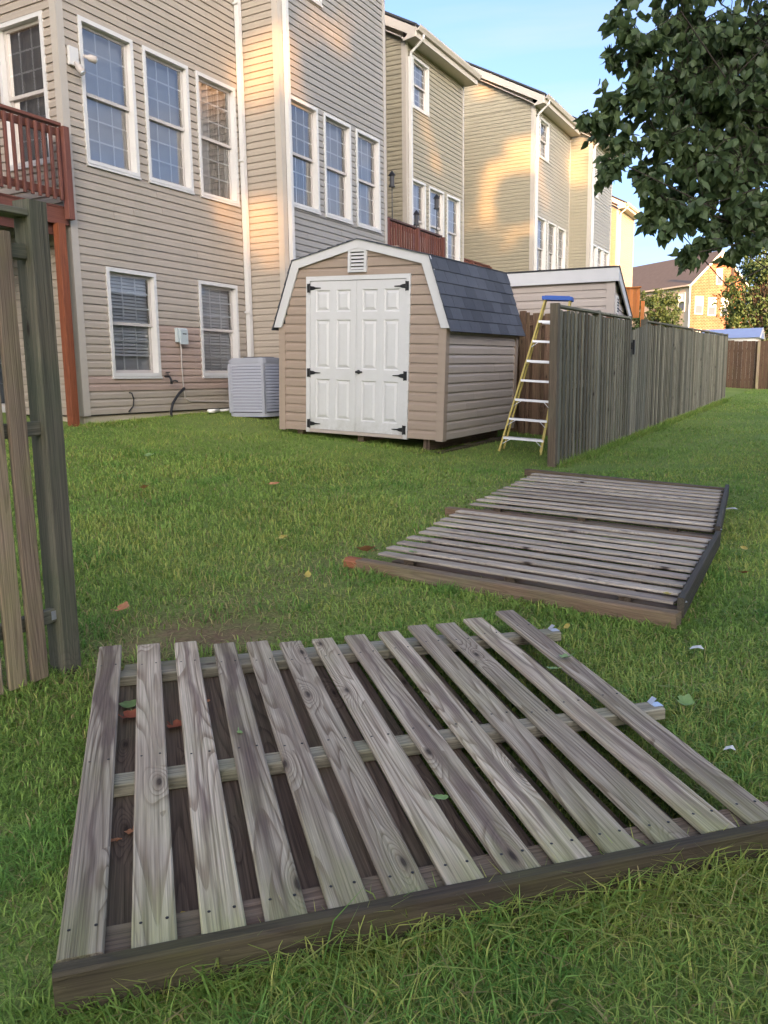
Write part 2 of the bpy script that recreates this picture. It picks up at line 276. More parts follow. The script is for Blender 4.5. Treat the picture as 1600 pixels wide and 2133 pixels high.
# ------------------------------------------------------------------ mesh helpers
ORG = {}
def tag(o, label=None, cat=None, group=None, kind=None):
    if label: o['label'] = label
    if cat: o['category'] = cat
    if group: o['group'] = group
    if kind: o['kind'] = kind
    return o
def thing(name, label, cat, loc=(0, 0, 0), group=None, matrix=None):
    o = bpy.data.objects.new(name, None); COL.objects.link(o); o.empty_display_size = 0.2
    if matrix is not None: o.matrix_world = matrix; ORG[o.name] = Vector((0, 0, 0))
    else: o.location = loc; ORG[o.name] = Vector(loc)
    return tag(o, label, cat, group)
def link(name, me, mat, parent=None):
    o = bpy.data.objects.new(name, me); COL.objects.link(o)
    if mat is not None and not me.materials: me.materials.append(mat)
    if parent is not None: o.parent = parent; ORG[o.name] = ORG[parent.name]
    return o
class MB:
    def __init__(self): self.v = []; self.f = []
    def add(self, vs, fs):
        b = len(self.v); self.v += [tuple(p) for p in vs]; self.f += [tuple(b + i for i in q) for q in fs]; return self
    def box(self, a, b):
        x0, y0, z0 = (min(a[i], b[i]) for i in range(3)); x1, y1, z1 = (max(a[i], b[i]) for i in range(3))
        return self.add([(x0, y0, z0), (x1, y0, z0), (x1, y1, z0), (x0, y1, z0), (x0, y0, z1), (x1, y0, z1), (x1, y1, z1), (x0, y1, z1)],
                        [(0, 3, 2, 1), (4, 5, 6, 7), (0, 1, 5, 4), (1, 2, 6, 5), (2, 3, 7, 6), (3, 0, 4, 7)])
    def prism(self, poly, vec):
        """poly: list of 3d points, extruded by vec"""
        n = len(poly); vec = Vector(vec); p = [Vector(q) for q in poly]
        nrm = Vector((0, 0, 0))
        for i in range(n): nrm += p[i].cross(p[(i + 1) % n])
        if nrm.dot(vec) < 0: p.reverse()          # poly normal along vec = top
        self.add(p + [q + vec for q in p], [tuple(range(n - 1, -1, -1)), tuple(range(n, 2 * n))] + [(i, (i + 1) % n, (i + 1) % n + n, i + n) for i in range(n)])
        return self
    def bar(self, p0, p1, w, t, up=(0, 0, 1)):
        p0, p1 = Vector(p0), Vector(p1); d = (p1 - p0).normalized(); s = d.cross(Vector(up))
        if s.length < 1e-4: s = d.cross(Vector((1, 0, 0)))
        s.normalize(); u = s.cross(d).normalized()
        q = [p0 + s * a * w / 2 + u * b * t / 2 for a, b in ((-1, -1), (1, -1), (1, 1), (-1, 1))]
        return self.prism(q, p1 - p0)
    def tube(self, pts, rad, sides=8, cap=True):
        pts = [Vector(p) for p in pts]; n = len(pts); rr = rad if hasattr(rad, '__len__') else [rad] * n
        base = len(self.v); prev = None
        for i, p in enumerate(pts):
            d = (pts[min(i + 1, n - 1)] - pts[max(i - 1, 0)]).normalized()
            s = prev if prev is not None else (d.cross(Vector((0, 0, 1))) if abs(d.z) < 0.9 else d.cross(Vector((1, 0, 0))))
            s = (s - d * s.dot(d)).normalized(); prev = s; u = d.cross(s)
            for k in range(sides):
                a = 2 * math.pi * k / sides; self.v.append(tuple(p + (s * math.cos(a) + u * math.sin(a)) * rr[i]))
        for i in range(n - 1):
            for k in range(sides):
                a, b = base + i * sides + k, base + i * sides + (k + 1) % sides
                self.f.append((a, b, b + sides, a + sides))
        if cap:
            self.f.append(tuple(base + k for k in range(sides - 1, -1, -1))); e = base + (n - 1) * sides; self.f.append(tuple(e + k for k in range(sides)))
        return self
    def build(self, name, mat, parent=None, smooth=False):
        me = bpy.data.meshes.new(name); o_ = ORG[parent.name] if parent is not None else Vector((0, 0, 0))
        me.from_pydata([(x - o_.x, y - o_.y, z - o_.z) for x, y, z in self.v], [], self.f)
        if smooth: me.polygons.foreach_set('use_smooth', [True] * len(me.polygons))
        me.update(); return link(name, me, M[mat] if isinstance(mat, str) else mat, parent)
def box(name, a, b, mat, parent=None): return MB().box(a, b).build(name, mat, parent)

PLANKS = {}
def plank(name, p0, p1, wdir, w, t, mat, parent=None, ch=0.004):
    """a board from p0 to p1 (axis), width along wdir; shared mesh per size; long axis is local X"""
    p0, p1 = Vector(p0), Vector(p1); L = (p1 - p0).length
    key = (round(L, 2), w, t, mat)
    if key not in PLANKS:
        L2 = key[0]; a, b = w / 2, t / 2; ch = min(ch, t * 0.3)
        sec = [(-a + ch, -b), (a - ch, -b), (a, -b + ch), (a, b - ch), (a - ch, b), (-a + ch, b), (-a, b - ch), (-a, -b + ch)]
        vs = [(0, y, z) for y, z in sec] + [(L2, y, z) for y, z in sec]
        fs = [tuple(range(7, -1, -1)), tuple(range(8, 16))] + [(i, (i + 1) % 8, (i + 1) % 8 + 8, i + 8) for i in range(8)]
        me = bpy.data.meshes.new(name); me.from_pydata(vs, [], fs); me.materials.append(M[mat]); PLANKS[key] = me
    x = (p1 - p0).normalized(); y = Vector(wdir); y = (y - x * y.dot(x)).normalized(); z = x.cross(y)
    o = bpy.data.objects.new(name, PLANKS[key]); COL.objects.link(o)
    org = ORG[parent.name] if parent is not None else Vector((0, 0, 0)); q = p0 - org
    if parent is not None: o.parent = parent; ORG[o.name] = org
    mt = Matrix(((x.x, y.x, z.x, q.x), (x.y, y.y, z.y, q.y), (x.z, y.z, z.z, q.z), (0, 0, 0, 1)))
    o.matrix_local = mt; return o

def tri_mesh(name, V, T, mat, parent=None, tone=None, color=None):
    """numpy verts (N,3), tris (M,3)"""
    me = bpy.data.meshes.new(name); V = np.ascontiguousarray(V, dtype=np.float32); T = np.ascontiguousarray(T, dtype=np.int32)
    if parent is not None: V = V - np.array(ORG[parent.name], dtype=np.float32)
    me.vertices.add(len(V)); me.vertices.foreach_set('co', V.ravel())
    me.loops.add(T.size); me.loops.foreach_set('vertex_index', T.ravel())
    me.polygons.add(len(T)); me.polygons.foreach_set('loop_start', np.arange(0, T.size, 3, dtype=np.int32))
    me.update(calc_edges=True)
    if tone is not None:
        a = me.attributes.new('tone', 'FLOAT', 'POINT'); a.data.foreach_set('value', np.ascontiguousarray(tone, dtype=np.float32))
    if color is not None:
        a = me.attributes.new('blade', 'FLOAT_COLOR', 'POINT'); a.data.foreach_set('color', np.ascontiguousarray(color, dtype=np.float32).ravel())
    return link(name, me, M[mat] if isinstance(mat, str) else mat, parent)

# ------------------------------------------------------------------ terrain
def gz(x, y):
    x = np.asarray(x, float); y = np.asarray(y, float)
    ramp = 0.22 * np.log1p(np.exp(np.clip(-(np.maximum(x, -10.5) + 2.92) / 0.22, -40, 40)))
    return 0.02 * np.clip(y, -20, 110) + 0.09 * ramp
def g1(x, y): return float(gz(x, y))

def vnoise(x, y, s, seed=0):
    """smooth value noise, vectorised"""
    x = np.asarray(x) * s + seed * 17.3; y = np.asarray(y) * s + seed * 5.7
    xi, yi = np.floor(x), np.floor(y); fx, fy = x - xi, y - yi
    fx = fx * fx * (3 - 2 * fx); fy = fy * fy * (3 - 2 * fy)
    h = lambda a, b: np.modf(np.abs(np.sin(a * 127.1 + b * 311.7 + seed * 74.7) * 43758.5453))[0]
    return (h(xi, yi) * (1 - fx) + h(xi + 1, yi) * fx) * (1 - fy) + (h(xi, yi + 1) * (1 - fx) + h(xi + 1, yi + 1) * fx) * fy

def dirt_mask(x, y):
    """bare strip along the old fence line and under it"""
    l = np.exp(-((x + 2.55) / 0.42) ** 2) * np.clip((y - 1.9) / 0.5, 0, 1) * np.clip((4.4 - y) / 1.6, 0, 1)
    l2 = np.exp(-((x + 2.75) / 0.3) ** 2) * 0.35 * np.clip((y - 1.2) / 0.5, 0, 1) * np.clip((9.0 - y) / 1.6, 0, 1)
    spot = np.exp(-(((x + 2.30) / 0.26) ** 2 + ((y - 2.88) / 0.17) ** 2))
    return np.clip((l * 0.75 + l2) * (0.35 + 0.9 * vnoise(x, y, 3.1, 4)) + spot * 0.9, 0, 1)

gxs = np.concatenate([np.linspace(-300, -16, 12)[:-1], np.arange(-16, 12.01, 0.35), np.linspace(12, 300, 14)[1:]])
gys = np.concatenate([np.linspace(-300, -6, 12)[:-1], np.arange(-6, 44.01, 0.4), np.linspace(44, 500, 16)[1:]])
GX, GY = np.meshgrid(gxs, gys); GZ = gz(GX, GY) + (vnoise(GX, GY, 0.7, 2) - 0.5) * 0.03
nx, ny = len(gxs), len(gys); idx = np.arange(nx * ny).reshape(ny, nx)
q = np.stack([idx[:-1, :-1], idx[:-1, 1:], idx[1:, 1:], idx[1:, :-1]], -1).reshape(-1, 4)
T = np.concatenate([q[:, [0, 1, 2]], q[:, [0, 2, 3]]])
def ground_mat():
    t = NT('lawn_soil'); g = t.geo()
    n1 = t.noise(g, 0.8, 4, 0.6); n2 = t.noise(g, 14.0, 4, 0.7); n3 = t.noise(g, 60.0, 3, 0.7)
    c = t.mix(t.ramp(n1, [(0.35, 0), (0.65, 1)]), (0.15, 0.24, 0.05), (0.23, 0.30, 0.08))
    c = t.mix(t.ramp(n2, [(0.45, 0), (0.75, 0.6)]), c, (0.28, 0.27, 0.10))
    at = t.add('ShaderNodeAttribute', attribute_name='tone')
    c = t.mix(t.math('MULTIPLY', at.outputs['Fac'], t.ramp(n2, [(0.25, 0.5), (0.6, 1)])), c, (0.22, 0.135, 0.085))
    c = t.mix(1.0, c, t.ramp(n3, [(0.2, 0.5), (0.8, 1.4)]), 'MULTIPLY')
    t.bsdf(c, 0.95, 0.1, n3, 0.8, 0.02); return t.m
M['lawn'] = ground_mat()
ground = tri_mesh('ground', np.stack([GX.ravel(), GY.ravel(), GZ.ravel()], -1), T, 'lawn', tone=dirt_mask(GX.ravel(), GY.ravel()))
tag(ground, 'sloping lawn of mown grass', 'lawn', kind='structure')

# ------------------------------------------------------------------ siding and windows on a wall frame
class Frame:
    def __init__(self, O, u, n): self.O = Vector(O); self.u = Vector(u).normalized(); self.n = Vector(n).normalized()
    def p(self, a, z, d): return self.O + self.u * a + ZV * z + self.n * d
    def box(self, mb, a0, a1, z0, z1, d0, d1):
        return mb.prism([self.p(a0, z0, d0), self.p(a1, z0, d0), self.p(a1, z1, d0), self.p(a0, z1, d0)], self.n * (d1 - d0))
def siding_piece(mb, fr, a0, a1, zb, zt, pitch, dd=0.0):
    h = zt - zb; s = min(1.0, h / pitch)
    g_ = 0.0035 * s
    prof = [(g_, -0.008), (g_, 0.0175), (h * 0.62, 0.015), (h * 0.86, 0.002), (h, 0.0), (h, -0.008)]
    n = len(prof)
    vs = [fr.p(a0, zb + z, d + dd) for z, d in prof] + [fr.p(a1, zb + z, d + dd) for z, d in prof]
    mb.add(vs, [tuple(range(n))[::-1], tuple(range(n, 2 * n))] + [(i, i + 1, i + 1 + n, i + n) for i in range(n - 1)])
def siding(fr, L, z0, z1, mat, parent, openings=(), pitch=0.105, single=True, matfn=None, span=None, name='siding_board'):
    """horizontal courses; openings (a0,a1,z0,z1); span(zmid)->(a0,a1)"""
    z = z0; joint = MB() if not single else None
    while z < z1 - 0.004:
        zt = min(z + pitch, z1); lo, hi = (0.0, L) if span is None else span((z + zt) / 2)
        if hi - lo > 0.02:
            cuts = [(max(o[0], lo), min(o[1], hi), o) for o in openings if o[2] < zt - 0.003 and o[3] > z + 0.003 and o[1] > lo and o[0] < hi]
            cuts.sort(); pieces = []; a = lo
            for c0, c1, o in cuts:
                if c0 - a > 0.01: pieces.append((a, c0, z, zt))
                if o[2] - z > 0.006: pieces.append((c0, c1, z, o[2]))
                if zt - o[3] > 0.006: pieces.append((c0, c1, o[3], zt))
                a = max(a, c1)
            if hi - a > 0.01: pieces.append((a, hi, z, zt))
            for p in pieces:
                if single:
                    mm = matfn(p) if matfn else mat; parts = [(p, 0.0)]
                    if p[1] - p[0] > 1.6 and random.random() < 0.42:
                        c_ = random.uniform(p[0] + 0.4, p[1] - 0.4); parts = [((p[0], c_, p[2], p[3]), 0.0), ((c_ + 0.002, p[1], p[2], p[3]), 0.0022)]
                    for p_, dd_ in parts:
                        mb = MB(); siding_piece(mb, fr, *p_, pitch, dd_ + random.uniform(-0.0008, 0.0008)); mb.build(name, mm, parent)
                else: siding_piece(joint, fr, *p, pitch)
        z = zt
    if joint is not None and joint.v:
        o = joint.build('siding', mat, parent); o['kind'] = 'stuff'

def window(fr, a0, a1, z0, z1, parent, glass='glass', back='room', blinds=False, grid=(3, 3), detail=True, curtain=None):
    c = 0.052; mb = MB()
    # casing, mitred look: four boards, with a stepped sill
    for q_ in ((a0, a0 + c, z0, z1), (a1 - c, a1, z0, z1), (a0 + c, a1 - c, z1 - c, z1), (a0 + c, a1 - c, z0, z0 + c)):
        fr.box(mb, *q_, -0.115, 0.030)
    w = mb.build('window', 'trim_white', parent)
    ia0, ia1, iz0, iz1 = a0 + c, a1 - c, z0 + c, z1 - c; zm = (iz0 + iz1) / 2
    sl = MB(); fr.box(sl, a0 - 0.005, a1 + 0.005, z0 - 0.028, z0 - 0.001, -0.02, 0.045); fr.box(sl, a0 + 0.01, a1 - 0.01, z0 + 0.008, z0 + 0.024, 0.0301, 0.040); sl.build('sill', 'trim_white', w)
    s = 0.042
    for k, (b0, b1, d) in enumerate(((zm - 0.022, iz1, -0.045), (iz0, zm + 0.022, -0.080))):
        sm = MB()
        for q_ in ((ia0, ia0 + s, b0, b1), (ia1 - s, ia1, b0, b1), (ia0 + s, ia1 - s, b1 - s, b1), (ia0 + s, ia1 - s, b0, b0 + s)): fr.box(sm, *q_, d - 0.03, d)
        sash = sm.build('sash', 'sash', w)
        pa0, pa1, pz0, pz1 = ia0 + s, ia1 - s, b0 + s, b1 - s
        g = MB(); g.add([fr.p(pa0, pz0, d - 0.012), fr.p(pa1, pz0, d - 0.012), fr.p(pa1, pz1, d - 0.012), fr.p(pa0, pz1, d - 0.012)], [(0, 1, 2, 3)])
        g.build('pane', glass, w)
        if grid:
            m = MB(); nx_, nz_ = grid; t = 0.0098
            for i in range(1, nx_):
                a = pa0 + (pa1 - pa0) * i / nx_; fr.box(m, a - t, a + t, pz0, pz1, d - 0.020, d - 0.0145)
            for i in range(1, nz_):
                z = pz0 + (pz1 - pz0) * i / nz_; fr.box(m, pa0, pa1, z - t, z + t, d - 0.0204, d - 0.0141)
            m.build('muntin_grid', 'muntin', w)
    bk = MB(); bk.add([fr.p(ia0 - 0.02, iz0 - 0.02, -0.158), fr.p(ia1 + 0.02, iz0 - 0.02, -0.158), fr.p(ia1 + 0.02, iz1 + 0.02, -0.158), fr.p(ia0 - 0.02, iz1 + 0.02, -0.158)], [(0, 1, 2, 3)])
    bk.build('backing', back, w)
    if blinds:
        bl = MB(); z = iz0 + (blinds if blinds > 0.02 else 0.02)
        while z < iz1 - 0.02:
            bl.prism([fr.p(ia0 + 0.02, z, -0.118), fr.p(ia0 + 0.02, z + 0.003, -0.118), fr.p(ia0 + 0.02, z + 0.036, -0.140), fr.p(ia0 + 0.02, z + 0.033, -0.140)], fr.u * (ia1 - ia0 - 0.04)); z += 0.047
        bl.build('blind', 'blind', w)
    if curtain:
        cu = MB(); a = ia0 + (ia1 - ia0) * curtain[0]; e = ia0 + (ia1 - ia0) * curtain[1]; i = 0; pts = []
        while a < e: pts.append((a, -0.135 - 0.012 * (i % 2))); a += 0.03; i += 1
        for (x0, d0), (x1, d1) in zip(pts[:-1], pts[1:]): cu.add([fr.p(x0, iz0, d0), fr.p(x1, iz0, d1), fr.p(x1, iz1, d1), fr.p(x0, iz1, d0)], [(0, 1, 2, 3)])
        if pts: cu.build('curtain', 'curtain', w)
    return w

def gutter(parent, X, Y0, Y1, z):
    """K-style gutter along Y on the +X side"""
    sec = [(0, 0), (0.07, 0), (0.085, 0.03), (0.115, 0.075), (0.12, 0.11), (0.108, 0.11), (0.10, 0.08), (0.01, 0.02), (0.0, 0.11)]
    mb = MB(); mb.prism([(X + a, Y0, z + b) for a, b in sec], (0, Y1 - Y0, 0)); return mb.build('gutter', 'fascia', parent)

def townhouse(label, X, Y0, Y1, zb, ze, smat, facade, upper, single=True, left_len=2.7, left_open=(), matfn=None, sidemat=None, main=(None, None), roof=True, glass='glass', blinds_low=(), left_single=None, downspout=True, facade_curtain=None):
    root = thing('townhouse', label, 'house', (X, Y0, zb - 0.25), 'row of joined townhouses')
    L = Y1 - Y0; fr = Frame((X, Y0, 0), (0, 1, 0), (1, 0, 0)); fl = Frame((X, Y0, 0), (-1, 0, 0), (0, -1, 0))
    sidemat = sidemat or smat
    core = MB(); core.box((X - left_len - 6.5, Y0 + 0.17, zb - 0.3), (X - 0.17, Y1 - 0.02, ze)); core.build('wall_core', 'core', root)
    wall = MB(); wall.box((X - 0.155, Y0 + 0.02, zb - 0.5), (X - 0.03, Y1 - 0.001, zb - 0.02)); wall.box((X - left_len, Y0 + 0.03, zb - 0.5), (X - 0.157, Y0 + 0.155, zb - 0.02))
    w = wall.build('foundation_wall', 'concrete', root)
    op = [(a + 0.05, b - 0.05, c + 0.05, d - 0.05) for a, b, c, d in ((f[0] - Y0, f[1] - Y0, f[2], f[3]) for f in facade + upper)]
    siding(fr, L, zb, ze, smat, w, op, single=single, matfn=matfn)
    lop = [(X - o[1] + 0.05, X - o[0] - 0.05, o[2] + 0.05, o[3] - 0.05) for o in left_open]
    siding(fl, left_len, zb, ze + 0.02, sidemat, w, lop, single=single if left_single is None else left_single)
    # gable part of the side wall, under the rake
    siding(fl, left_len + 5.0, ze + 0.02, ze + 3.2, sidemat, w, (), single=False, span=lambda z: (max(0.05, (z - ze - 0.30) / 0.53), left_len + 5.0))
    for k, f in enumerate(facade + upper):
        window(fr, f[0] - Y0, f[1] - Y0, f[2], f[3], root, glass=f[4] if len(f) > 4 else glass, blinds=f[5] if len(f) > 5 else False, curtain=f[6] if len(f) > 6 else None, back=f[7] if len(f) > 7 else 'room')
    for o in left_open: window(fl, X - o[1], X - o[0], o[2], o[3], root, glass='glass_low', curtain=(0.0, 1.0))
    # corner posts
    cb = MB(); cb.box((X - 0.09, Y0 - 0.022, zb - 0.01), (X + 0.024, Y0 - 0.0005, ze)); cb.box((X + 0.0005, Y0 - 0.0004, zb - 0.01), (X + 0.024, Y0 + 0.09, ze)); cb.build('corner_board', 'trim_tan', root)
    cb = MB(); cb.box((X + 0.0005, Y1 - 0.085, zb - 0.01), (X + 0.024, Y1 + 0.012, ze)); cb.box((X - 0.09, Y1 + 0.0005, zb - 0.01), (X, Y1 + 0.012, ze)); cb.build('corner_board', 'trim_tan', root)
    # roof
    ov = 0.36; sl = 0.53; Xr = X - 5.8; oy = 0.16
    y0, y1 = Y0 - oy, Y1 + 0.12; zt = ze + 0.20
    zr = zt + (X + ov - Xr) * sl
    rf = MB(); rf.prism([(X + ov + 0.03, y0 - 0.02, zt), (Xr, y0 - 0.02, zr), (Xr, y0 - 0.02, zr + 0.05), (X + ov + 0.03, y0 - 0.02, zt + 0.05)], (0, y1 - y0 + 0.04, 0))
    rf.prism([(Xr - 6, y0 - 0.02, zr - 6 * sl), (Xr, y0 - 0.02, zr + 0.001), (Xr, y0 - 0.02, zr + 0.051), (Xr - 6, y0 - 0.02, zr - 6 * sl + 0.05)], (0, y1 - y0 + 0.04, 0))
    r = rf.build('roof', 'roof_dark', root)
    so = MB(); so.box((X + 0.0006, y0, ze), (X + ov - 0.02, y1, ze + 0.02)); so.build('soffit', 'fascia', r)
    fa = MB(); fa.box((X + ov - 0.019, y0, ze - 0.012), (X + ov, y1, zt + 0.03)); fa.build('fascia_board', 'fascia', r)
    rk = MB(); hh = 0.26
    rk.prism([(X + ov - 0.02, y0 - 0.016, zt - 0.015), (Xr, y0 - 0.016, zr - 0.015), (Xr, y0 - 0.016, zr - hh), (X + 0.16, y0 - 0.016, zt - hh + 0.2 * sl + 0.03), (X + 0.02, y0 - 0.016, ze - 0.055), (X + ov - 0.02, y0 - 0.016, ze - 0.055 + 0.04)], (0, 0.015, 0)); rk.build('rake_board', 'fascia', r)
    rs = MB(); rs.prism([(X + 0.02, y0, ze + 0.021), (Xr, y0, zr - hh + 0.03), (Xr, y0, zr - hh + 0.05), (X + 0.02, y0, ze + 0.041)], (0, oy - 0.01, 0)); rs.build('rake_soffit', 'fascia', r)
    gutter(r, X + ov + 0.001, y0 + 0.005, y1 - 0.005, zt - 0.09)
    if downspout:
        d = MB(); dy = Y0 + 0.13
        d.tube([(X + ov + 0.05, y0 + 0.3, zt - 0.09), (X + ov + 0.04, y0 + 0.3, zt - 0.17), (X + 0.09, dy, ze - 0.22), (X + 0.07, dy, ze - 0.34)], 0.033, 6)
        d.box((X + 0.03, dy - 0.035, zb - 0.1), (X + 0.105, dy + 0.035, ze - 0.30)); d.build('downspout', 'trim_white', root)
    return root

# ------------------------------------------------------------------ the row of townhouses
H1X, H2X, H3X, H4X, H5X = -8.81, -8.04, -9.30, -8.60, -7.87
def h1mat(p):
    a0, a1, zb_, zt_ = p; zc = (zb_ + zt_) / 2
    if 1.08 < zc < 1.33: return 'siding_pink'
    if 1.33 < zc < 2.02 and a0 > 1.2 and a1 < 2.6: return 'siding_pink'
    return 'siding_tan'
h1 = townhouse('tan sided townhouse nearest the photographer, with three tall windows above two lower ones', H1X, 7.67, 11.28, 0.80, 9.05, 'siding_tan',
    [(7.99, 8.92, 4.06, 5.85, 'glass', False, None), (9.10, 10.02, 4.06, 5.85, 'glass', False, None), (10.19, 11.11, 4.06, 5.85, 'glass', False, (0.45, 1.0)),
     (8.19, 9.12, 1.31, 2.78, 'glass_low', 0.24), (10.03, 10.97, 1.31, 2.78, 'glass_low', 0.03)], [],
    matfn=h1mat, left_open=[(-9.92, -9.04, 4.05, 5.83), (-12.2, -10.30, 0.86, 2.8)], left_len=3.6, downspout=False)
h2 = townhouse('grey tan townhouse wall behind the shed, with three tall windows in a row', H2X, 11.28, 14.74, 0.85, 9.10, 'siding_grey_ambient',
    [(11.50, 12.34, 4.06, 5.75, 'glass', False, (0.0, 1.0)), (12.52, 13.41, 4.06, 5.75, 'glass_dull', False, None), (13.60, 14.48, 4.06, 5.75, 'glass_dull', False, None)], [(11.66, 12.54, 7.41, 8.55)],
    sidemat='siding_tan', left_len=0.76, downspout=True)
h3 = townhouse('cream townhouse with small upper window, left of the wide side wall', H3X, 18.07, 21.44, 0.9, 8.92, 'siding_cream',
    [(18.19, 19.08, 4.15, 5.98), (19.27, 20.16, 4.15, 5.98), (20.34, 21.19, 4.15, 5.98)], [(18.40, 19.29, 7.60, 8.73)], single=False, left_len=3.0, glass='glass_dull')
h4 = townhouse('pale townhouse with a wide cream side wall dappled by low sun', H4X, 25.19, 29.0, 1.0, 9.31, 'siding_pale',
    [(25.53, 26.45, 4.35, 6.21), (26.63, 27.52, 4.35, 6.21), (27.72, 28.6, 4.35, 6.21)], [(25.68, 26.60, 7.97, 9.12)], single=False, left_len=4.0, sidemat='siding_cream', glass='glass_dull')
h5 = townhouse('narrow pale townhouse partly behind the tree leaves, right of the wide side wall', H5X, 29.0, 31.87, 1.05, 9.15, 'siding_pale',
    [(29.15, 29.95, 4.2, 5.80), (30.05, 30.85, 4.2, 5.80), (30.95, 31.75, 4.2, 5.80)], [(29.25, 29.95, 7.4, 8.5)], single=False, left_len=0.72, sidemat='siding_cream', glass='glass_dull')
h6 = townhouse('farthest townhouse of the row, its side wall fully sunlit orange', -9.95, 41.8, 45.2, 1.2, 9.28, 'siding_pale', [], [], single=False, left_len=3.0, sidemat='siding_far')

townhouse('tan townhouse of the same row, out of view beyond the left deck', -9.1, -1.6, 2.1, 0.7, 9.0, 'siding_tan', [(-1.3, -0.4, 4.0, 5.8), (-0.2, 0.7, 4.0, 5.8), (0.9, 1.8, 4.0, 5.8)], [], single=False, left_len=3.0, downspout=False)  # unseen house, added so the side window reflects a dark wall
# downspout in the inner corner between the first two houses
d = MB(); d.box((H1X + 0.03, 11.16, 0.85), (H1X + 0.11, 11.235, 9.0)); ds = d.build('downspout', 'trim_white', h1)
for z in (2.35, 4.75, 7.1): box('strap', (H1X + 0.02, 11.135, z), (H1X + 0.114, 11.159, z + 0.03), 'trim_white', ds)

# ------------------------------------------------------------------ decks
def deck(label, X, Y0, Y1, depth, zf, zr, post_ys, toprail='deck_red', pitch=0.105, legs=True):
    t = thing('deck', label, 'deck', (X, Y1, g1(X, Y1)), 'red stained wooden decks')
    plank('rim_beam', (X - 0.05, Y0, zf - 0.10), (X - 0.05, Y1, zf - 0.10), (0, 0, 1), 0.20, 0.04, 'deck_red', t)
    plank('lower_beam', (X - 0.12, Y0, zf - 0.26), (X - 0.12, Y1 - 0.02, zf - 0.26), (0, 0, 1), 0.14, 0.05, 'deck_red', t)
    n = int(depth / 0.145)
    for i in range(n): plank('deck_board', (X - 0.09 - i * 0.145, Y0, zf + 0.013), (X - 0.09 - i * 0.145, Y1, zf + 0.013), (1, 0, 0), 0.138, 0.026, 'deck_red', t)
    def rail(p, q_):
        p, q_ = Vector(p), Vector(q_); d = (q_ - p).normalized(); nrm = d.cross(ZV)
        plank('hand_rail', p + ZV * zr, q_ + ZV * zr, nrm, 0.10, 0.04, toprail, t)
        plank('rail', p + ZV * (zr - 0.09), q_ + ZV * (zr - 0.09), ZV, 0.09, 0.035, 'deck_red', t)
        plank('rail', p + ZV * (zf + 0.17), q_ + ZV * (zf + 0.17), ZV, 0.09, 0.035, 'deck_red', t)
        L = (q_ - p).length; k = int(L / pitch)
        for i in range(k):
            b = p + d * (i + 0.5) * L / k + nrm * 0.037
            plank('baluster', b + ZV * (zf + 0.08), b + ZV * (zr - 0.045), d, 0.038, 0.036, 'deck_red', t)
    rail((X + 0.0, Y0, 0), (X + 0.0, Y1 - 0.09, 0))
    if depth > 1.0: rail((X - depth + 0.1, Y0 + 0.02, 0), (X - 0.05, Y0 + 0.02, 0))
    for y in post_ys: plank('rail_post', (X + 0.045, y, zf - 0.14), (X + 0.045, y, zr - 0.02), (0, 1, 0), 0.09, 0.09, 'deck_red', t)
    if legs:
        for y in (Y0 + 0.15, Y1 - 0.16): plank('leg', (X - 0.03, y, g1(X, y) - 0.05), (X - 0.03, y, zf - 0.201), (0, 1, 0), 0.115, 0.105, 'deck_post', t)
    return t
deck('red wooden deck at the left edge, up on a tall orange brown post', -8.75, 4.1, 7.62, 2.6, 3.42, 4.41, (7.575, 5.8, 4.15))
deck('red wooden deck whose railing shows above the shed roof', -8.15, 14.80, 17.6, 2.8, 3.42, 4.41, (14.9, 16.25, 17.55), 'deck_top')
deck('far deck railing just showing over the end of the shed roof', -9.73, 21.6, 24.5, 1.6, 3.65, 4.63, (21.7, 23.0, 24.45))

# ------------------------------------------------------------------ small fittings on the first house
t = thing('flood_light', 'white twin flood light on the house corner by the upper window', 'lamp', (H1X + 0.02, 7.86, 5.28))
box('base_plate', (H1X + 0.018, 7.79, 5.20), (H1X + 0.06, 7.93, 5.42), 'trim_white', t)
for k, (y, z, dy, dz) in enumerate(((7.86, 5.24, 0.02, -0.14), (8.0, 5.36, 0.12, -0.04))):
    s = Vector((H1X + 0.07, y, z)); e = s + Vector((0.10, dy, dz)); dd = (e - s).normalized()
    lm = MB(); lm.tube([s, s + dd * 0.05, s + dd * 0.07, e], [0.018, 0.024, 0.042, 0.048], 12); l = lm.build('lamp_head', 'cable_grey', t, True)
    b = MB(); b.tube([e - dd * 0.002, e + dd * 0.012], [0.040, 0.022], 12); b.build('bulb', 'galv', l, True)
t = thing('utility_box', 'small grey utility box on the wall between the two lower windows', 'box', (H1X + 0.02, 9.54, 1.80))
box('case', (H1X + 0.018, 9.455, 1.82), (H1X + 0.075, 9.60, 2.03), 'box_grey', t)
u = MB(); u.prism([(H1X + 0.0755, 9.49, 1.79), (H1X + 0.105, 9.49, 1.79), (H1X + 0.105, 9.49, 2.0), (H1X + 0.0755, 9.49, 2.03)], (0, 0.155, 0)); u.build('cover', 'box_grey', t)
box('label_slot', (H1X + 0.1055, 9.53, 1.935), (H1X + 0.108, 9.61, 1.95), 'cable_black', t)
c = MB(); c.tube([(H1X + 0.05, 9.54, 1.80), (H1X + 0.035, 9.55, 1.5), (H1X + 0.03, 9.57, 1.1), (H1X + 0.03, 9.60, 0.98), (H1X + 0.03, 9.70, 0.93), (H1X + 0.03, 10.1, 0.92), (H1X + 0.04, 10.6, 0.905), (H1X + 0.3, 10.75, 0.86)], 0.010, 6)
tag(c.build('wire', 'cable_grey', None, True), 'thin beige wire running down from the utility box to the air conditioner', 'wire')
